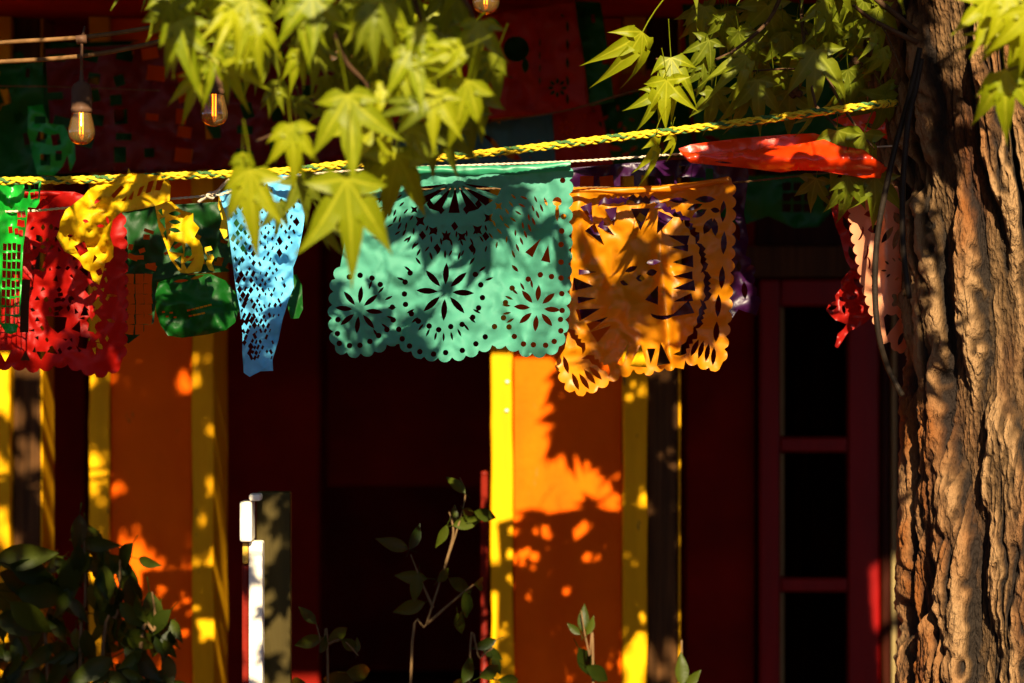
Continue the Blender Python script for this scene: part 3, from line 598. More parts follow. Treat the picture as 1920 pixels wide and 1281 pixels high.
back_banner('bright green curled paper strips hanging left of the lit bulb', [(52,200),(80,196),(92,232),(120,235),(128,250),(138,245),(142,300),(132,322),(126,290),(118,312),(100,330),(70,328),(60,290),(52,250)], M['b_bgreen'], 6.36, 64, [rect(75,225,9,6), rect(78,258,8,8,.3), rect(105,262,7,9,-.2), rect(85,300,8,9), rect(110,292,5,8)])
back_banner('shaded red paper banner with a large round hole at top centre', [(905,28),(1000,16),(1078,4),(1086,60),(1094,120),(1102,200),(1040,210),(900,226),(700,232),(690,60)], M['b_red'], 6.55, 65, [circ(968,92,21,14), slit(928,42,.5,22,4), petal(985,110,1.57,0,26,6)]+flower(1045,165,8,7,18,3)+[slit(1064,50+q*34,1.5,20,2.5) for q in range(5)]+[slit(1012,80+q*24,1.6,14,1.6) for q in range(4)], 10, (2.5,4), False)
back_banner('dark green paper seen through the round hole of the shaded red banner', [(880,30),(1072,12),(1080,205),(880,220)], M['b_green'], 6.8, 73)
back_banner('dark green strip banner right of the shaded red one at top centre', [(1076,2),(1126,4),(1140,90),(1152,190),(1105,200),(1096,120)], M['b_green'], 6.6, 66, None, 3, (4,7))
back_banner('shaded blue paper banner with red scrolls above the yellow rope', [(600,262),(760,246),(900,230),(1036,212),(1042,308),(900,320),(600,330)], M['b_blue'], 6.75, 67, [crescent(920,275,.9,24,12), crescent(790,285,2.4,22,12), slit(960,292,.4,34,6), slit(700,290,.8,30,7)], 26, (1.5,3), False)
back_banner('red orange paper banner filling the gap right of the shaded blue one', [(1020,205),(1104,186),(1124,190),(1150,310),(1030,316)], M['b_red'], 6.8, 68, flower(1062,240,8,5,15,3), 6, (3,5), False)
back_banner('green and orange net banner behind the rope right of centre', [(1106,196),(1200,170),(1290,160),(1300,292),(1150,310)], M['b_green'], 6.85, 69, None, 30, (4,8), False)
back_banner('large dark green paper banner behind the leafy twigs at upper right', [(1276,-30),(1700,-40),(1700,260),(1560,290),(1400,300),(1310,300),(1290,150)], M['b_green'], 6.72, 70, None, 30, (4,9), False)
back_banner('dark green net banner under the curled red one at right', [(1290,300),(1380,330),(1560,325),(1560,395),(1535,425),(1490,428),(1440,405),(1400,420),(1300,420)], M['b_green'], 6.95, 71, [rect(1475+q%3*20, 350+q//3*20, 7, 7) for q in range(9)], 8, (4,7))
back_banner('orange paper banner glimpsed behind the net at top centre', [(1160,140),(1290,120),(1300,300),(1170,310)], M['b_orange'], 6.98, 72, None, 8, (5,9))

# ------------------------------------------------------------------ rope and strings
YRO = 5.30
rp = spline([at(-160,346,YRO), at(0,340,YRO), at(160,337,YRO), at(330,330,YRO), at(520,322,YRO), at(640,309,YRO), at(770,301,YRO), at(960,282,YRO), at(1150,259,YRO), at(1350,235,YRO), at(1530,211,YRO), at(1640,197,YRO+.02), at(1668,194,YRO+.13), at(1700,190,YRO+.24), at(1760,188,YRO+.36)], 100)
rope = thing('rope', rp[0], 'yellow braided rope with green flecks strung from the tree across the frame', 'rope')
arc = [0]
for i in range(1, len(rp)): arc.append(arc[-1]+(rp[i]-rp[i-1]).length)
for k in range(8):
    d = 1 if k < 4 else -1; ph0 = (k%4)*math.pi/2; pts = []
    for i, q in enumerate(rp):
        tn = (rp[min(i+1,len(rp)-1)]-rp[max(i-1,0)]).normalized(); a = tn.cross(Vector((0,0,1))).normalized(); b_ = tn.cross(a)
        ph = ph0+d*arc[i]*2*math.pi/.096; r = .0048+.0011*math.cos(4*(arc[i]*2*math.pi/.096)/1.0+(0 if d > 0 else math.pi)+ph0*0)
        pts.append(q+(a*math.cos(ph)+b_*math.sin(ph))*r)
    MB().tube(pts, .0026, 5).build('strand', M['rope_g'] if k in (1,6) else M['rope_y'], rope)
def twine(pts, label, r=.0016, mat='twine', group='strings carrying the banners', name='string'):
    P = spline(pts, 30); mb = MB()
    for d in (0, math.pi):
        q_ = []; L = 0
        for i, q in enumerate(P):
            if i: L += (P[i]-P[i-1]).length
            tn = (P[min(i+1,len(P)-1)]-P[max(i-1,0)]).normalized(); a = tn.cross(Vector((0,0,1))).normalized(); b_ = tn.cross(a); ph = d+L*2*math.pi/.022
            q_.append(q+(a*math.cos(ph)+b_*math.sin(ph))*r*.75)
        mb.tube(q_, r, 5)
    return tag(mb.build(name, M[mat]), label, 'string', group)
twine([at(-150,400,5.36), at(45,396,5.36), at(125,390,5.36), at(320,373,5.37), at(412,366,5.38)], 'white twine through the yellow banner at left')
kn = thing('string_knot', at(400,362,5.37), 'knotted white twine end tying the string to the rope beside the blue banner', 'knot', 'strings carrying the banners')
MB().tube(spline([at(372,379,5.36), at(392,366,5.35), at(408,358,5.34), at(420,345,5.32), at(430,336,5.30)], 6), .003, 6).build('loose_end', M['twine'], kn)
MB().tube(spline([at(384,373,5.36), at(392,362,5.345), at(402,364,5.36), at(398,372,5.35), at(388,366,5.34), at(412,360,5.36)], 6), .0026, 6).build('knot', M['twine'], kn)
twine([at(412,366,5.40), at(520,335,5.40), at(690,318,5.40), at(880,310,5.41), at(1068,303,5.41), at(1180,296,5.42), at(1280,289,5.43), at(1450,286,5.45), at(1740,270,5.50)], 'white twine carrying the teal banner and the curled red one')
twine([at(700,356,5.56), at(900,354,5.55), at(1080,352,5.54), at(1240,350,5.54), at(1380,342,5.54), at(1500,330,5.55), at(1740,302,5.60)], 'tan twine carrying the orange banner', .0014, 'stem')
twine([at(300,336,6.72), at(600,262,6.72), at(760,246,6.72), at(1036,212,6.5), at(1190,170,6.4), at(1400,120,6.4)], 'brown string of the shaded blue banner behind the rope', .0016, 'cable_brown')
twine([at(-60,160,6.34), at(40,162,6.34), at(110,163,6.34), at(300,170,6.34)], 'faint brown string behind the lit bulb at left', .0012, 'cable_brown')

# ------------------------------------------------------------------ string lights
YB = 5.45
cab = thing('light_cable', at(150,90,YB), 'pair of brown cables carrying the string lights at upper left', 'cable')
MB().tube(spline([at(-160,92,YB), at(0,80,YB), at(155,70,YB), at(290,50,YB), at(450,12,YB), at(660,-60,YB), at(920,-170,YB)]), .0046, 8).build('cable', M['cable_brown'], cab)
MB().tube(spline([at(-160,122,YB+.02), at(0,116,YB+.02), at(155,105,YB+.02), at(290,80,YB+.02), at(450,35,YB+.02), at(660,-30,YB+.02), at(920,-130,YB+.02)]), .0046, 8).build('cable', M['cable_brown'], cab)
def bulb(px, py, Y, label, k=1.0, lead=75):
    """py is the bottom of the glass"""
    s = KP*Y*k; c = at(px, py, Y)
    t_ = thing('light_bulb', c, label, 'light bulb', 'bulbs of the string lights')
    gl = [(0.001,0),(9,1.2),(17,5),(22.5,11),(25.5,19),(25.8,27),(24,36),(21.5,46),(19,56),(17.5,66)]
    inner = [(r_*.94 if r_ > .1 else .001, z+.9) for r_, z in gl][::-1]
    MB().lathe(c, [(r_*s, z*s) for r_, z in gl+inner], 28).build('globe', M['glass'], t_)
    so = MB().lathe(c, [(r_*s, z*s) for r_, z in ((18,60),(20,60.5),(20.5,68),(19,70),(19.5,72),(20,84),(19.2,86),(19.4,100),(18.5,108),(15,114),(9,118),(5,121),(4,128),(3.2,140))], 24)
    so.tube([c+Vector((0,0,138*s)), c+Vector((0,0,(122+lead)*s))], 3*s, 8).build('socket', M['socket'], t_)
    ck = MB().tube([c+Vector((-.010,0,(122+lead)*s)), c+Vector((.010,0,(124+lead)*s))], 8.5*s, 10)
    ck.tube([c+Vector((.002,0,(126+lead)*s)), c+Vector((.006,0,(148+lead)*s))], [4*s,2*s], 6).build('clip', M['socket'], t_)
    fl = MB()
    for q in range(2): fl.tube([c+Vector(((q*5-3)*s,(q-.5)*.004,20*s)), c+Vector(((q*5-3)*s,(q-.5)*.004,58*s))], 1.5*s, 6)
    fl.build('filament', M['filament'], t_)
bulb(153, 272, 5.42, 'lit amber bulb hanging clear at the left below the cable')
bulb(402, 238, 5.42, 'amber bulb half covered by drooping leaves', 1.0, 70)
bulb(640, 138, 5.42, 'amber bulb peeping out deep among the leaves near the top', 1.0, 60)
bulb(911, 28, 5.42, 'amber bulb cut by the top edge right of the leaf mass', 1.0, 60)

# ------------------------------------------------------------------ tree
def vnoise(u, v, seed, pu=None):
    """value noise on arrays; pu makes it periodic in u"""
    g_ = np.random.RandomState(seed).rand(1024, 1024)
    iu = np.floor(u).astype(int); iv = np.floor(v).astype(int); fu = u-iu; fv = v-iv
    fu = fu*fu*(3-2*fu); fv = fv*fv*(3-2*fv)
    m_ = (lambda a: a % pu) if pu else (lambda a: a % 1024)
    a = g_[m_(iu), iv%1024]; b_ = g_[m_(iu+1), iv%1024]; c_ = g_[m_(iu), (iv+1)%1024]; d_ = g_[m_(iu+1), (iv+1)%1024]
    return (a*(1-fu)+b_*fu)*(1-fv)+(c_*(1-fu)+d_*fu)*fv
YT = 5.60; TR = .265
tree = thing('tree', (1.02, YT, 0), 'rough barked tree trunk at the right edge with star-shaped leaves', 'tree')
zs = np.concatenate([np.linspace(0,1.15,60)[:-1], np.linspace(1.15,2.85,640), np.linspace(2.85,4.4,60)[1:]])
th = np.concatenate([np.radians(np.linspace(-178,-10,560)), np.radians(np.linspace(-10,182,70))[1:-1]]) % (2*math.pi)
TH, ZZ = np.meshgrid(th, zs)
per = 2*math.pi
def cell(k): return TH/per*k
w1 = vnoise(cell(16), ZZ/.20, 1, 16)-.5; w2 = vnoise(cell(60), ZZ/.06, 2, 60)-.5; w3 = vnoise(cell(170), ZZ/.022, 9, 170)-.5
n1 = vnoise((cell(30)+w1*.55+w2*.34+w3*.16) % 30, ZZ/.42+w1*.25, 3, 30)
n2 = vnoise((cell(84)+w1*.9+w2*.6+w3*.4) % 84, ZZ/.17+w2*.2, 4, 84)
n3_ = vnoise((cell(200)+w2*1.0+w3*.8) % 200, ZZ/.055+w3*.4, 5, 200)
n4 = vnoise((cell(340)+w3) % 340, ZZ/.020, 6, 340); n6 = vnoise(cell(560), ZZ/.006, 12, 560); n5 = vnoise(cell(90), ZZ/.018, 8, 90)
f1 = np.clip((np.abs(2*n1-1)-.09)/.24, 0, 1); f1 = f1*f1*(3-2*f1)
f2 = np.clip((np.abs(2*n2-1)-.04)/.34, 0, 1)**.8; f3 = np.clip(np.abs(2*n3_-1)/.5, 0, 1)
h = .028*f1+.015*f2*(.35+.65*f1)+.0075*f3*(.3+.7*f1)+.0042*n4+.0030*n6+.0040*n5*f1
hb = sum(np.roll(h, k, 1) for k in range(-14, 15))/29; hb = sum(np.roll(hb, k, 0) for k in range(-6, 7))/13
tone = np.clip(.47+(h-hb)*58+(vnoise(cell(14), ZZ/.22, 21, 14)-.5)*.22, 0, 1)  # furrows darker than ridges: bark colour plus shade painted into the crevices
# trunk outline: left edge follows the photograph's gentle curve
cx = 1.02+np.interp(ZZ, [1.2,1.5,1.75,2.0,2.25,2.45,2.65,2.9], [.028,.028,.036,.030,.006,-.022,-.050,-.060])
Rr = TR-.028+.05*np.exp(-ZZ/.25)+h+.010*(vnoise(cell(6), ZZ/.5, 7, 6)-.5)
VX = cx+Rr*np.cos(TH); VY = YT+Rr*np.sin(TH)
n_th = len(th); nz = len(zs)
vv = np.stack([VX, VY, ZZ], -1).reshape(-1,3)
I = np.arange(nz-1)[:,None]*n_th; K = np.arange(n_th)[None]; K2 = (K+1) % n_th
ff = np.stack([I+K, I+K2, I+n_th+K2, I+n_th+K], -1).reshape(-1,4)
trunk = mobj('trunk', vv, [tuple(f) for f in ff.tolist()], M['bark'], tree)
at1 = trunk.data.attributes.new('bark', 'FLOAT', 'POINT'); at1.data.foreach_set('value', tone.astype(np.float32).ravel())
ms = np.clip(.40-np.cos(TH-math.radians(10))*1.0, 0.12, 1)  # moss tint plus painted shade, strongest round the left of the trunk
at2 = trunk.data.attributes.new('moss_shade', 'FLOAT', 'POINT'); at2.data.foreach_set('value', ms.astype(np.float32).ravel())

# leaf meshes: five pointed lobes round the stalk, each folded along its rib and drooping
def star_leaf(seed, droop=.5, squeeze=.8, fold=.5):
    rr = random.Random(seed); V = [Vector((0,0,0))]; F = []
    ang = [-118,-58,0,58,118]; L = [.48,.84,1.0,.84,.48]
    ang = [a*squeeze+rr.uniform(-7,7) for a in ang]; L = [l*rr.uniform(.9,1.08) for l in L]
    def P(a, r, side, lift): 
        c, s = math.cos(a), math.sin(a); return Vector((r*s+side*c, r*c-side*s, lift))
    sin_ = []; ribs = {0}
    for k in range(6):
        if k == 0: a, r = math.radians(ang[0]-52*squeeze), .16
        elif k == 5: a, r = math.radians(ang[4]+52*squeeze), .16
        else: a, r = math.radians((ang[k-1]+ang[k])/2), .31 if k in (2,3) else .26
        sin_.append(len(V)); V.append(P(a, r, 0, .02))
    st = ((.36,.135),(.54,.118),(.72,.064),(.88,.021))
    for k in range(5):
        a0 = math.radians(ang[k]); cv = rr.uniform(-.25,.25); prev = (0, sin_[k], sin_[k+1])
        for (u, w) in st:
            a = a0+cv*u*u*.6; w_ = w*(L[k]*.5+.5)*rr.uniform(.9,1.1); r = u*L[k]
            n = len(V); ribs.add(n); V.append(P(a, r, 0, 0)); V.append(P(a, r, -w_, fold*w_)); V.append(P(a, r, w_, fold*w_))
            F += [(prev[0], n, n+1, prev[1]), (prev[0], prev[2], n+2, n)]; prev = (n, n+1, n+2)
        n = len(V); V.append(P(a0+cv*.6, L[k], 0, 0)); F += [(prev[0], n, prev[1]), (prev[0], prev[2], n)]
    tw = rr.uniform(-.25,.25)
    for v in V:
        r = v.length; v.z += -droop*r*r*.55-.30*droop*v.x*v.x+.05*math.sin(v.x*7+seed)*r+tw*v.x*v.y
    n = len(V)                                             # stalk
    for i in range(4):
        u = i/3; c = Vector((0, -.55*u, .10*u+.14*u*u))
        for q in range(3): V.append(c+Vector((math.cos(q*2.09), 0, math.sin(q*2.09)))*.012)
    for i in range(3):
        for q in range(3): F.append((n+i*3+q, n+i*3+(q+1)%3, n+i*3+3+(q+1)%3, n+i*3+3+q))
    me = bpy.data.meshes.new('leaf'); me.from_pydata([tuple(v) for v in V], [], F); me.update()
    me.polygons.foreach_set('use_smooth', [True]*len(me.polygons))
    at_ = me.attributes.new('rib', 'FLOAT', 'POINT'); at_.data.foreach_set('value', [1.0 if i in ribs else 0.0 for i in range(len(V))])
    return me
def mesh_sets(mat, n, s0):
    L = []
    for k in range(n):
        rr = random.Random(s0+k); me = star_leaf(s0+k, rr.uniform(.5,1.7), rr.uniform(.40,.80), rr.uniform(.3,.95)); me.materials.append(mat); L.append(me)
    return L
LF = mesh_sets(M['leaf'], 15, 100); LB = mesh_sets(M['leaf_b'], 15, 100)
def leaf_matrix(px, py, Y, size, rot, tilt, yaw, wx=1.0):
    p_ = at(px, py, Y); s = size*KP*Y
    base = Matrix(((-1,0,0),(0,0,-1),(0,-1,0)))             # local Y -> down, local Z -> towards the camera
    m_ = Matrix.Rotation(yaw, 3, 'Z') @ Matrix.Rotation(rot, 3, 'Y') @ Matrix.Rotation(tilt, 3, 'X') @ base
    m_ = m_ @ Matrix.Diagonal((s*wx, s, s))
    return Matrix.Translation(p_) @ m_.to_4x4()
def leaf(root, me, px, py, Y, size, rot=0, tilt=0, yaw=0, wx=1.0):
    o_ = bpy.data.objects.new('leaf', me); COL.objects.link(o_); o_.parent = root
    o_.matrix_local = Matrix.Translation(-WL[root]) @ leaf_matrix(px, py, Y, size, rot, tilt, yaw, wx); return o_
D = math.radians
# --- left bough: blurred leaves hanging in front of everything
bough = thing('leafy_bough', at(640,-200,4.25), 'sunlit bough of yellow green star leaves hanging in front at upper left', 'branch')
for pts in ([(640,-260),(600,-60),(560,40),(520,110)], [(640,-260),(760,-40),(800,80),(830,190)], [(620,-160),(470,-60),(390,-10),(340,30)], [(600,-60),(640,100),(690,170),(650,250)], [(740,-80),(870,0),(900,100)], [(690,170),(735,230),(740,280)], [(650,250),(560,240),(480,265)]):
    MB().tube(spline([at(a, c_, 4.32+.05*i) for i, (a, c_) in enumerate(pts)], 6), [.006-.0042*i/(6*(len(pts)-1)) for i in range(6*(len(pts)-1)+1)], 6).build('twig', M['twig'], bough)
hand = [ # px, py (stalk end), Y, size, rot deg (0 = tip down, + turns the tip right), tilt, yaw
 (345,55,4.55,125,18,-10,-15),(440,10,4.5,120,-25,-30,10),(475,30,4.5,110,10,-20,25),(560,10,4.5,120,5,-5,0),(590,40,4.6,95,-20,-20,-20),(690,5,4.45,130,10,-10,15),(735,50,4.55,120,-15,-15,-10),
 (545,240,4.5,110,6,0,5),(455,285,4.55,95,-5,10,10),(745,290,4.75,150,-6,5,0),(520,380,4.8,95,10,0,30),(600,400,4.8,90,25,10,-40),
 (780,50,4.5,110,15,-15,10),(830,80,4.55,120,0,-20,0),(860,150,4.6,135,-14,5,0),(760,120,4.5,105,20,-10,-15),(720,170,4.55,90,-40,-25,0),(800,190,4.5,95,-70,-20,10),(880,200,4.85,130,-25,20,10),(840,230,4.8,120,-5,15,-10),(760,230,4.6,95,35,-20,0),
 (870,90,4.5,110,-65,-20,0),(900,40,4.6,110,-10,0,-20),(930,100,4.85,120,-25,20,0),(400,100,4.7,95,-5,5,40),(430,110,4.65,115,10,0,-20),(500,85,4.8,80,0,0,20),(560,90,4.75,90,-10,-5,0),(590,80,4.75,75,25,-10,10),(520,150,4.9,90,5,10,15),(560,180,4.9,80,0,10,-30),(520,160,4.85,70,-15,-5,0),
 (470,60,4.9,120,-20,20,0),(420,60,4.95,110,15,25,10),(620,30,4.9,120,0,20,0),(660,60,4.95,120,-15,20,10),(700,100,4.9,115,20,15,-10),(610,140,4.95,85,0,20,30),(780,150,4.9,110,-10,15,0),(830,30,4.9,120,10,20,0),(700,230,4.9,100,-20,10,20),(370,140,4.75,95,-8,0,25),(690,270,4.85,100,0,15,-20),(640,0,4.9,120,20,15,0),(540,-20,4.9,130,0,15,0),(480,-20,4.8,130,-15,10,0),(760,-20,4.8,130,8,10,0),(850,-30,4.8,130,-10,10,0),(350,-20,4.8,110,0,10,0)]
rr = random.Random(42)
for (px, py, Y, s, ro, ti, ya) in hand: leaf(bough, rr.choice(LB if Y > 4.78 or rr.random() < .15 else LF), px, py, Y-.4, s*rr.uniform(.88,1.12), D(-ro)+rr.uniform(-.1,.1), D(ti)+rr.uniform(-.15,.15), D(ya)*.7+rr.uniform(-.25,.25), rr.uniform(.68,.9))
KEY = [star_leaf(300+q, dr, sq, .5) for q, (dr, sq) in enumerate(((.5,.66),(.7,.58),(.45,.74)))]
for me in KEY: me.materials.append(M['leaf'])
KD = [m_.copy() for m_ in KEY]  # shaded copies of the key leaves, darker by colour
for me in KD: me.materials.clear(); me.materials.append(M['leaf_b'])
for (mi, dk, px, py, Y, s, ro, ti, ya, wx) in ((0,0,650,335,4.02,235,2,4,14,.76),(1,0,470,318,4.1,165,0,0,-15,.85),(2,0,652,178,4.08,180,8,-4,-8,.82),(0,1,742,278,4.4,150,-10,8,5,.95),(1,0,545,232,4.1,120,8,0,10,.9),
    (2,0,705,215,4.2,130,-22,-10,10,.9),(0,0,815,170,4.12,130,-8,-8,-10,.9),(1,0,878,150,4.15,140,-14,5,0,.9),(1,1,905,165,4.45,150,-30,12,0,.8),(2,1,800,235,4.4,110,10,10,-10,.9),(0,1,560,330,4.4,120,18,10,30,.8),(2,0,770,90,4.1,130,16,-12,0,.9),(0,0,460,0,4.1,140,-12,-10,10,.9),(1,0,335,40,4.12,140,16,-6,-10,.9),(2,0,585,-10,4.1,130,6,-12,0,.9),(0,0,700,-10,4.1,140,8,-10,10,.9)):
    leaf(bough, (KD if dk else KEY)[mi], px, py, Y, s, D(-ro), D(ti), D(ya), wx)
for k in range(45):
    px = rr.uniform(300,940); py = rr.uniform(-130,20)+rr.random()*150*(1 if 420 < px < 900 else .2)
    leaf(bough, rr.choice(LF if rr.random() < .45 else LB), px, py, rr.uniform(4.2,4.65), rr.uniform(60,125), rr.uniform(-.6,.6), rr.uniform(-.4,.5), rr.uniform(-.8,.8))
# --- the tree's own twigs and leaves, left of the trunk
for pts, r in (([(1720,60),(1600,-30),(1500,-60),(1440,40),(1370,100)],.006), ([(1500,-60),(1505,50),(1515,130),(1530,200)],.005), ([(1370,100),(1300,125),(1230,110)],.0035), ([(1515,130),(1460,130),(1390,135)],.003), ([(1720,80),(1640,40),(1600,10)],.006), ([(1530,200),(1570,240),(1600,300)],.0035), ([(1505,50),(1580,200),(1640,280)],.004), ([(1640,40),(1660,60),(1690,130)],.002)):
    n = 6*(len(pts)-1)+1
    MB().tube(spline([at(a, c_, 5.42-.03*i) for i, (a, c_) in enumerate(pts)], 6), [r*(1-.5*i/(n-1)) for i in range(n)], 6).build('twig', M['twig'], tree)
MB().tube(spline([(1.0,5.55,2.9),(.80,5.5,3.3),(.4,5.0,3.5),(-.2,4.6,3.4)], 6), [.09,.085,.08,.07,.065,.06,.055,.05,.048,.045,.042,.04,.038,.036,.034,.032,.03,.028,.025], 10).build('branch', M['bark'], tree)
hand2 = [(1205,60,5.3,125,-24,0,40),(1258,108,5.32,120,4,-15,0),(1235,170,5.3,90,-18,0,20),(1250,150,5.28,105,2,0,-20),(1228,255,5.26,100,-2,0,60),(1260,250,5.3,55,15,0,50),(1330,75,5.36,80,-30,10,0),(1320,110,5.38,90,10,10,20),(1385,60,5.38,80,0,10,-20),
 (1400,105,5.34,105,-40,-30,0),(1420,150,5.36,110,0,5,0),(1395,160,5.38,110,12,10,20),(1450,130,5.4,110,10,20,0),(1530,95,5.34,130,2,0,0),(1470,60,5.4,100,10,15,0),(1500,40,5.42,110,-5,20,0),(1360,20,5.4,80,10,10,10),(1440,10,5.38,110,8,10,0),(1545,0,5.36,95,-15,0,45),(1600,50,5.36,80,30,0,50),(1640,60,5.34,70,10,0,40),(1655,90,5.34,75,25,0,30),(1590,130,5.4,100,20,10,20),(1600,160,5.45,110,-10,25,0),
 (1570,245,5.34,125,2,10,0),(1620,250,5.36,130,-12,15,10),(1530,335,5.4,85,-12,10,-10),(1590,330,5.36,110,4,10,0),(1640,330,5.38,110,8,10,0),(1520,205,5.36,60,-20,0,60),(1560,40,5.45,110,0,20,0),(1620,0,5.45,110,0,20,0),(1660,180,5.42,110,0,20,20),(1340,170,5.42,90,-5,15,0),(1480,170,5.42,100,10,20,0)]
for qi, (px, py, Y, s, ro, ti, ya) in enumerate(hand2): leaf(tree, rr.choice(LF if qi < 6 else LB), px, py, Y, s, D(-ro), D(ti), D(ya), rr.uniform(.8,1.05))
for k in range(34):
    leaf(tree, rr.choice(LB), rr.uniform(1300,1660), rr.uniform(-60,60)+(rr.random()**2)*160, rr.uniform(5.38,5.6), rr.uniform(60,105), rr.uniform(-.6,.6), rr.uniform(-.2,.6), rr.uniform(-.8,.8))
for (px, py, Y, s, ro, ti, ya) in ((1850,0,4.4,120,-8,-10,20),(1890,-10,4.35,120,10,-10,0),(1910,60,4.4,100,-15,0,0),(1885,130,4.4,150,6,0,-10),(1930,20,4.3,130,0,0,0),(1880,60,4.45,80,-60,-20,0),(1930,110,4.4,110,20,0,0)):
    leaf(tree, rr.choice(LF), px, py, Y, s, D(-ro), D(ti), D(ya))
MB().tube(spline([at(1990,60,4.4), at(1940,110,4.4), at(1890,132,4.4)], 5), .002, 6).build('twig', M['twig'], tree)
# spiky seed balls
for (px, py) in ((1492,172),(1605,118),(1562,362)):
    c = at(px, py, 5.42); r = 11*KP*5.42; bm = bmesh.new(); bmesh.ops.create_icosphere(bm, subdivisions=2, radius=r)
    for i, v in enumerate(bm.verts): v.co *= 1.35 if i % 2 else .75
    bm.verts.index_update(); mobj('seed_ball', [v.co+c for v in bm.verts], [[v.index for v in f.verts] for f in bm.faces], M['twig'], tree, False); bm.free()
# crown above the frame: unseen leaves added to throw shade on chosen spots
shade_crown = MB()
def crown_leaf(p_, s):
    me = rr.choice(LB); m_ = Matrix.Translation(p_) @ (Matrix.Rotation(rr.uniform(-.9,.9), 3, 'Z') @ Matrix.Rotation(rr.uniform(-.6,.6), 3, 'Y') @ Matrix.Rotation(rr.uniform(-.8,.4), 3, 'X') @ Matrix(((-1,0,0),(0,0,-1),(0,-1,0))) @ Matrix.Diagonal((s,s,s))).to_4x4()
    shade_crown.add([m_ @ v.co for v in me.vertices], [tuple(pl.vertices) for pl in me.polygons])
def shade(px, py, Y, sx, sy, n, t0=1.15, t1=1.8, s=.10):
    """leaves of the crown added out of view to shade this stretch of the place"""
    for k in range(n):
        p_ = at(px+rr.gauss(0,1)*sx, py+rr.gauss(0,1)*sy, Y)+TO_SUN*rr.uniform(t0,t1)
        if p_.z-.6*s*1.2 < CAMZ+.125*p_.y: continue
        crown_leaf(p_, s*rr.uniform(.9,1.5))
shade(870,400,5.4,60,22,15)                       # upper middle of the teal banner
shade(655,560,5.4,20,30,3)
shade(660,90,4.5,90,40,26,.8,1.6); shade(830,180,4.5,60,60,20,.8,1.6)
shade(1170,520,5.52,36,60,16); shade(1335,480,5.52,26,80,11)
shade(1600,40,5.4,60,25,7, .9, 1.6); shade(1665,250,5.45,12,20,3)
shade(1700,150,5.35,35,130,40); shade(1735,640,5.35,18,360,40)
shade(1110,690,YC,34,30,12,1.8,2.1); shade(1120,790,YC,40,50,26,1.8,2.1); shade(1180,800,YC,40,70,20,1.8,2.1); shade(1155,980,YC,20,60,10,2.4,3.0); shade(1150,1080,YC,14,50,6,2.4,3.0)
shade(285,760,YC,55,120,110,2.5,3.2); shade(285,930,YC,45,40,12,2.5,3.2); shade(300,1180,YC,45,60,14,2.5,3.2); shade(185,950,YC,10,180,9,2.6,3.2); shade(380,900,YC,12,240,16,2.6,3.2); shade(1245,950,YC,18,260,36,2.6,3.3); shade(45,900,YC,24,240,30,2.6,3.2)
shade(1460,1000,YD,70,200,50,3.5,4.3); shade(1620,900,YD,40,200,20,3.5,4.3); shade(120,1160,6.2,100,90,80,2.65,3.4); shade(800,1120,6.0,80,90,24,2.5,3.2); shade(430,1150,YW,20,120,30,4.5,5.2)
tag(shade_crown.build('shade_crown', M['leaf_b'], tree), kind='stuff')

# black cables on the trunk
cb = thing('cable', at(1650,500,5.3), 'black cable hanging slack down the left side of the tree trunk', 'cable')
for pts in ([(1725,90),(1712,150),(1700,200),(1680,270),(1664,340),(1650,410),(1642,480),(1641,560),(1648,630),(1665,690),(1692,742)], [(1728,110),(1716,170),(1704,220),(1696,300),(1692,380),(1694,470),(1705,560)]):
    MB().tube(spline([at(a, c_, 5.33+(.0 if 200 < c_ < 650 else .02)) for a, c_ in pts], 6), .0056, 8).build('wire', M['black_rubber'], cb)

# ------------------------------------------------------------------ shrubs at the foot of the porch
def oval_leaf(seed, curl=.4):
    V = []; F = []; n = 7; rr_ = random.Random(seed)
    for i in range(n+1):
        u = i/n; w = .24*math.sin(math.pi*min(1,u*.97+.02)**.85)*(1-.25*u); z = -curl*u*u*.6+.02*rr_.uniform(-1,1)
        V += [Vector((-w,u,z+.28*w)), Vector((0,u,z-.02)), Vector((w,u,z+.28*w))]
    for i in range(n):
        for k in range(2): q = i*3+k; F.append((q,q+1,q+4,q+3))
    m0 = len(V)
    for i in range(2):
        for q in range(3): V.append(Vector((math.cos(q*2.09)*.014, -.3*i, math.sin(q*2.09)*.014+.05*i)))
    for q in range(3): F.append((m0+q, m0+(q+1)%3, m0+3+(q+1)%3, m0+3+q))
    me = bpy.data.meshes.new('leaf'); me.from_pydata([tuple(v) for v in V], [], F); me.update(); me.polygons.foreach_set('use_smooth', [True]*len(me.polygons)); me.materials.append(M['shrub_leaf']); return me
OV = [oval_leaf(200+k, .2+.12*k) for k in range(6)]
def plant(px, Y, label, stems, leaves, name='shrub', cat='shrub', r=.0038):
    root = thing(name, (X(px,Y), Y, 0), label, cat)
    for si, pts in enumerate(stems):
        P = [at(a, c_, Y) for a, c_ in pts]
        if si == 0 or pts[0][1] >= 1270: P = [Vector((P[0].x*.9+X(px,Y)*.1, Y, 0))]+P
        S_ = spline(P, 6); MB().tube(S_, [r*(1-.65*i/(len(S_)-1)) for i in range(len(S_))], 6).build('stem', M['stem'], root)
    for (a, c_, s, ro, ti, ya) in leaves: leaf(root, rr.choice(OV), a, c_, Y+rr.uniform(-.04,.04), s, D(-ro), D(ti), D(ya))
    return root
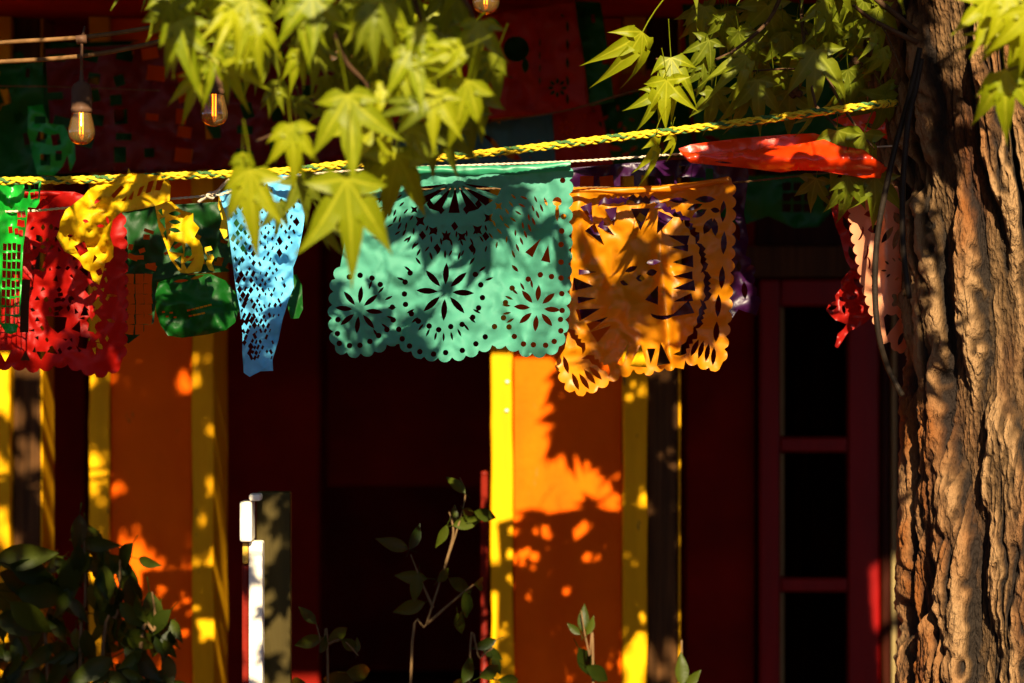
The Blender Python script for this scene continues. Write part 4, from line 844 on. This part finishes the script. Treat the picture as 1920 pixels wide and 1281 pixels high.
plant(790, 6.0, 'leafy sapling with a pale forked stem in front of the dark opening', [[(770,1281),(800,1170),(835,1060),(858,990),(872,930),(862,895)], [(812,1140),(790,1090),(770,1040)], [(835,1060),(850,1000),(842,960)], [(800,1170),(870,1110),(900,1090)]],
 [(765,1030,62,-110,10,20),(768,1030,55,150,0,30),(872,925,50,-140,20,20),(868,955,60,60,20,40),(838,985,48,-20,10,30),(850,985,62,100,10,10),(890,960,60,75,20,20),(800,1085,62,-95,20,20),(785,1075,58,-10,0,0),(796,1130,66,-70,20,10),(842,1085,60,60,0,20),(890,1095,62,85,30,30),(870,1110,60,20,10,30),(858,1150,50,10,20,0),(848,985,40,170,0,20),(880,1120,60,0,15,40),(820,1090,50,120,20,30)], 'sapling', 'sapling')
plant(610, 5.95, 'small leafy sprig low at centre left beside the white post', [[(615,1281),(604,1215),(592,1165)], [(604,1215),(640,1200),(672,1230)]],
 [(592,1170,48,-140,20,20),(604,1195,60,-70,20,10),(615,1200,60,110,20,20),(640,1200,55,60,20,20),(665,1275,90,-80,35,10),(650,1260,80,80,40,0),(600,1225,40,150,10,20),(668,1225,30,170,0,20),(580,1290,80,-90,40,0)], 'sapling', 'sapling')
plant(915, 6.05, 'leafy sprig low beside the foot of the red rod', [[(880,1281),(900,1235),(925,1215)], [(900,1260),(930,1275)]],
 [(930,1200,50,-70,10,30),(905,1215,50,60,0,20),(868,1280,60,150,10,20),(900,1270,60,110,20,10),(925,1230,40,20,0,0),(935,1275,60,80,30,0),(890,1285,70,-80,30,0)], 'sapling', 'sapling')
plant(1095, 6.1, 'dark shoot with a broad leaf in front of the middle pillar', [[(1112,1281),(1105,1230),(1095,1180),(1090,1145)]],
 [(1092,1185,52,175,0,0),(1088,1190,34,-130,10,0),(1085,1215,75,30,10,10),(1100,1250,70,60,10,20),(1100,1190,40,150,0,30)], 'sapling', 'sapling')
plant(1278, 6.1, 'single upright leaf shoot right of the middle pillar', [[(1278,1290),(1278,1262)]], [(1278,1285,62,178,0,10),(1282,1290,50,130,0,20)], 'sapling', 'sapling')
lv = [(150,965,75,-5,0,20),(165,985,85,20,0,20),(140,1040,100,-12,0,10),(205,1040,80,40,10,0),(230,1050,95,15,0,-15),(195,1060,95,0,0,20),(215,1090,95,-20,0,10),(245,1080,90,5,10,0),(190,1120,100,10,0,0),(225,1130,70,40,10,0),(280,1110,95,8,-10,15),(260,1150,90,-30,10,0),(300,1150,100,0,10,20),(235,1215,100,50,-25,0),(210,1235,95,-60,-30,0),(230,1265,90,20,-30,0),(30,1195,60,0,-10,20),(45,1240,70,-30,-20,0),(15,1225,60,-70,-10,0)]
for k in range(170): 
    x_ = rr.uniform(-60,330); top = 1130 if x_ < 90 else (1010 if x_ < 260 else 1130)
    lv.append((x_, rr.uniform(top,1320), rr.uniform(45,78), rr.uniform(-80,80), rr.uniform(-30,40), rr.uniform(-60,60)))
plant(150, 6.2, 'dense dark leafy shrub filling the lower left corner', [[(150,1281),(160,1120),(155,970)], [(190,1281),(220,1150),(225,1050)], [(90,1281),(60,1200),(20,1130)], [(260,1281),(290,1180),(285,1110)]], lv, r=.006)
sp = [(20,1060,110,70,20,20),(-10,1050,120,95,10,0),(0,1075,150,72,20,10),(-20,1100,140,60,10,20),(30,1110,120,80,20,0)]
plant(-30, 6.1, 'dark broad leaved plant cut by the left edge above the shrub', [[(-60,1281),(-50,1150),(0,1060)]], sp+[(20,1130,110,50,10,10),(-10,1160,120,80,10,0)], 'plant', 'plant', .008)
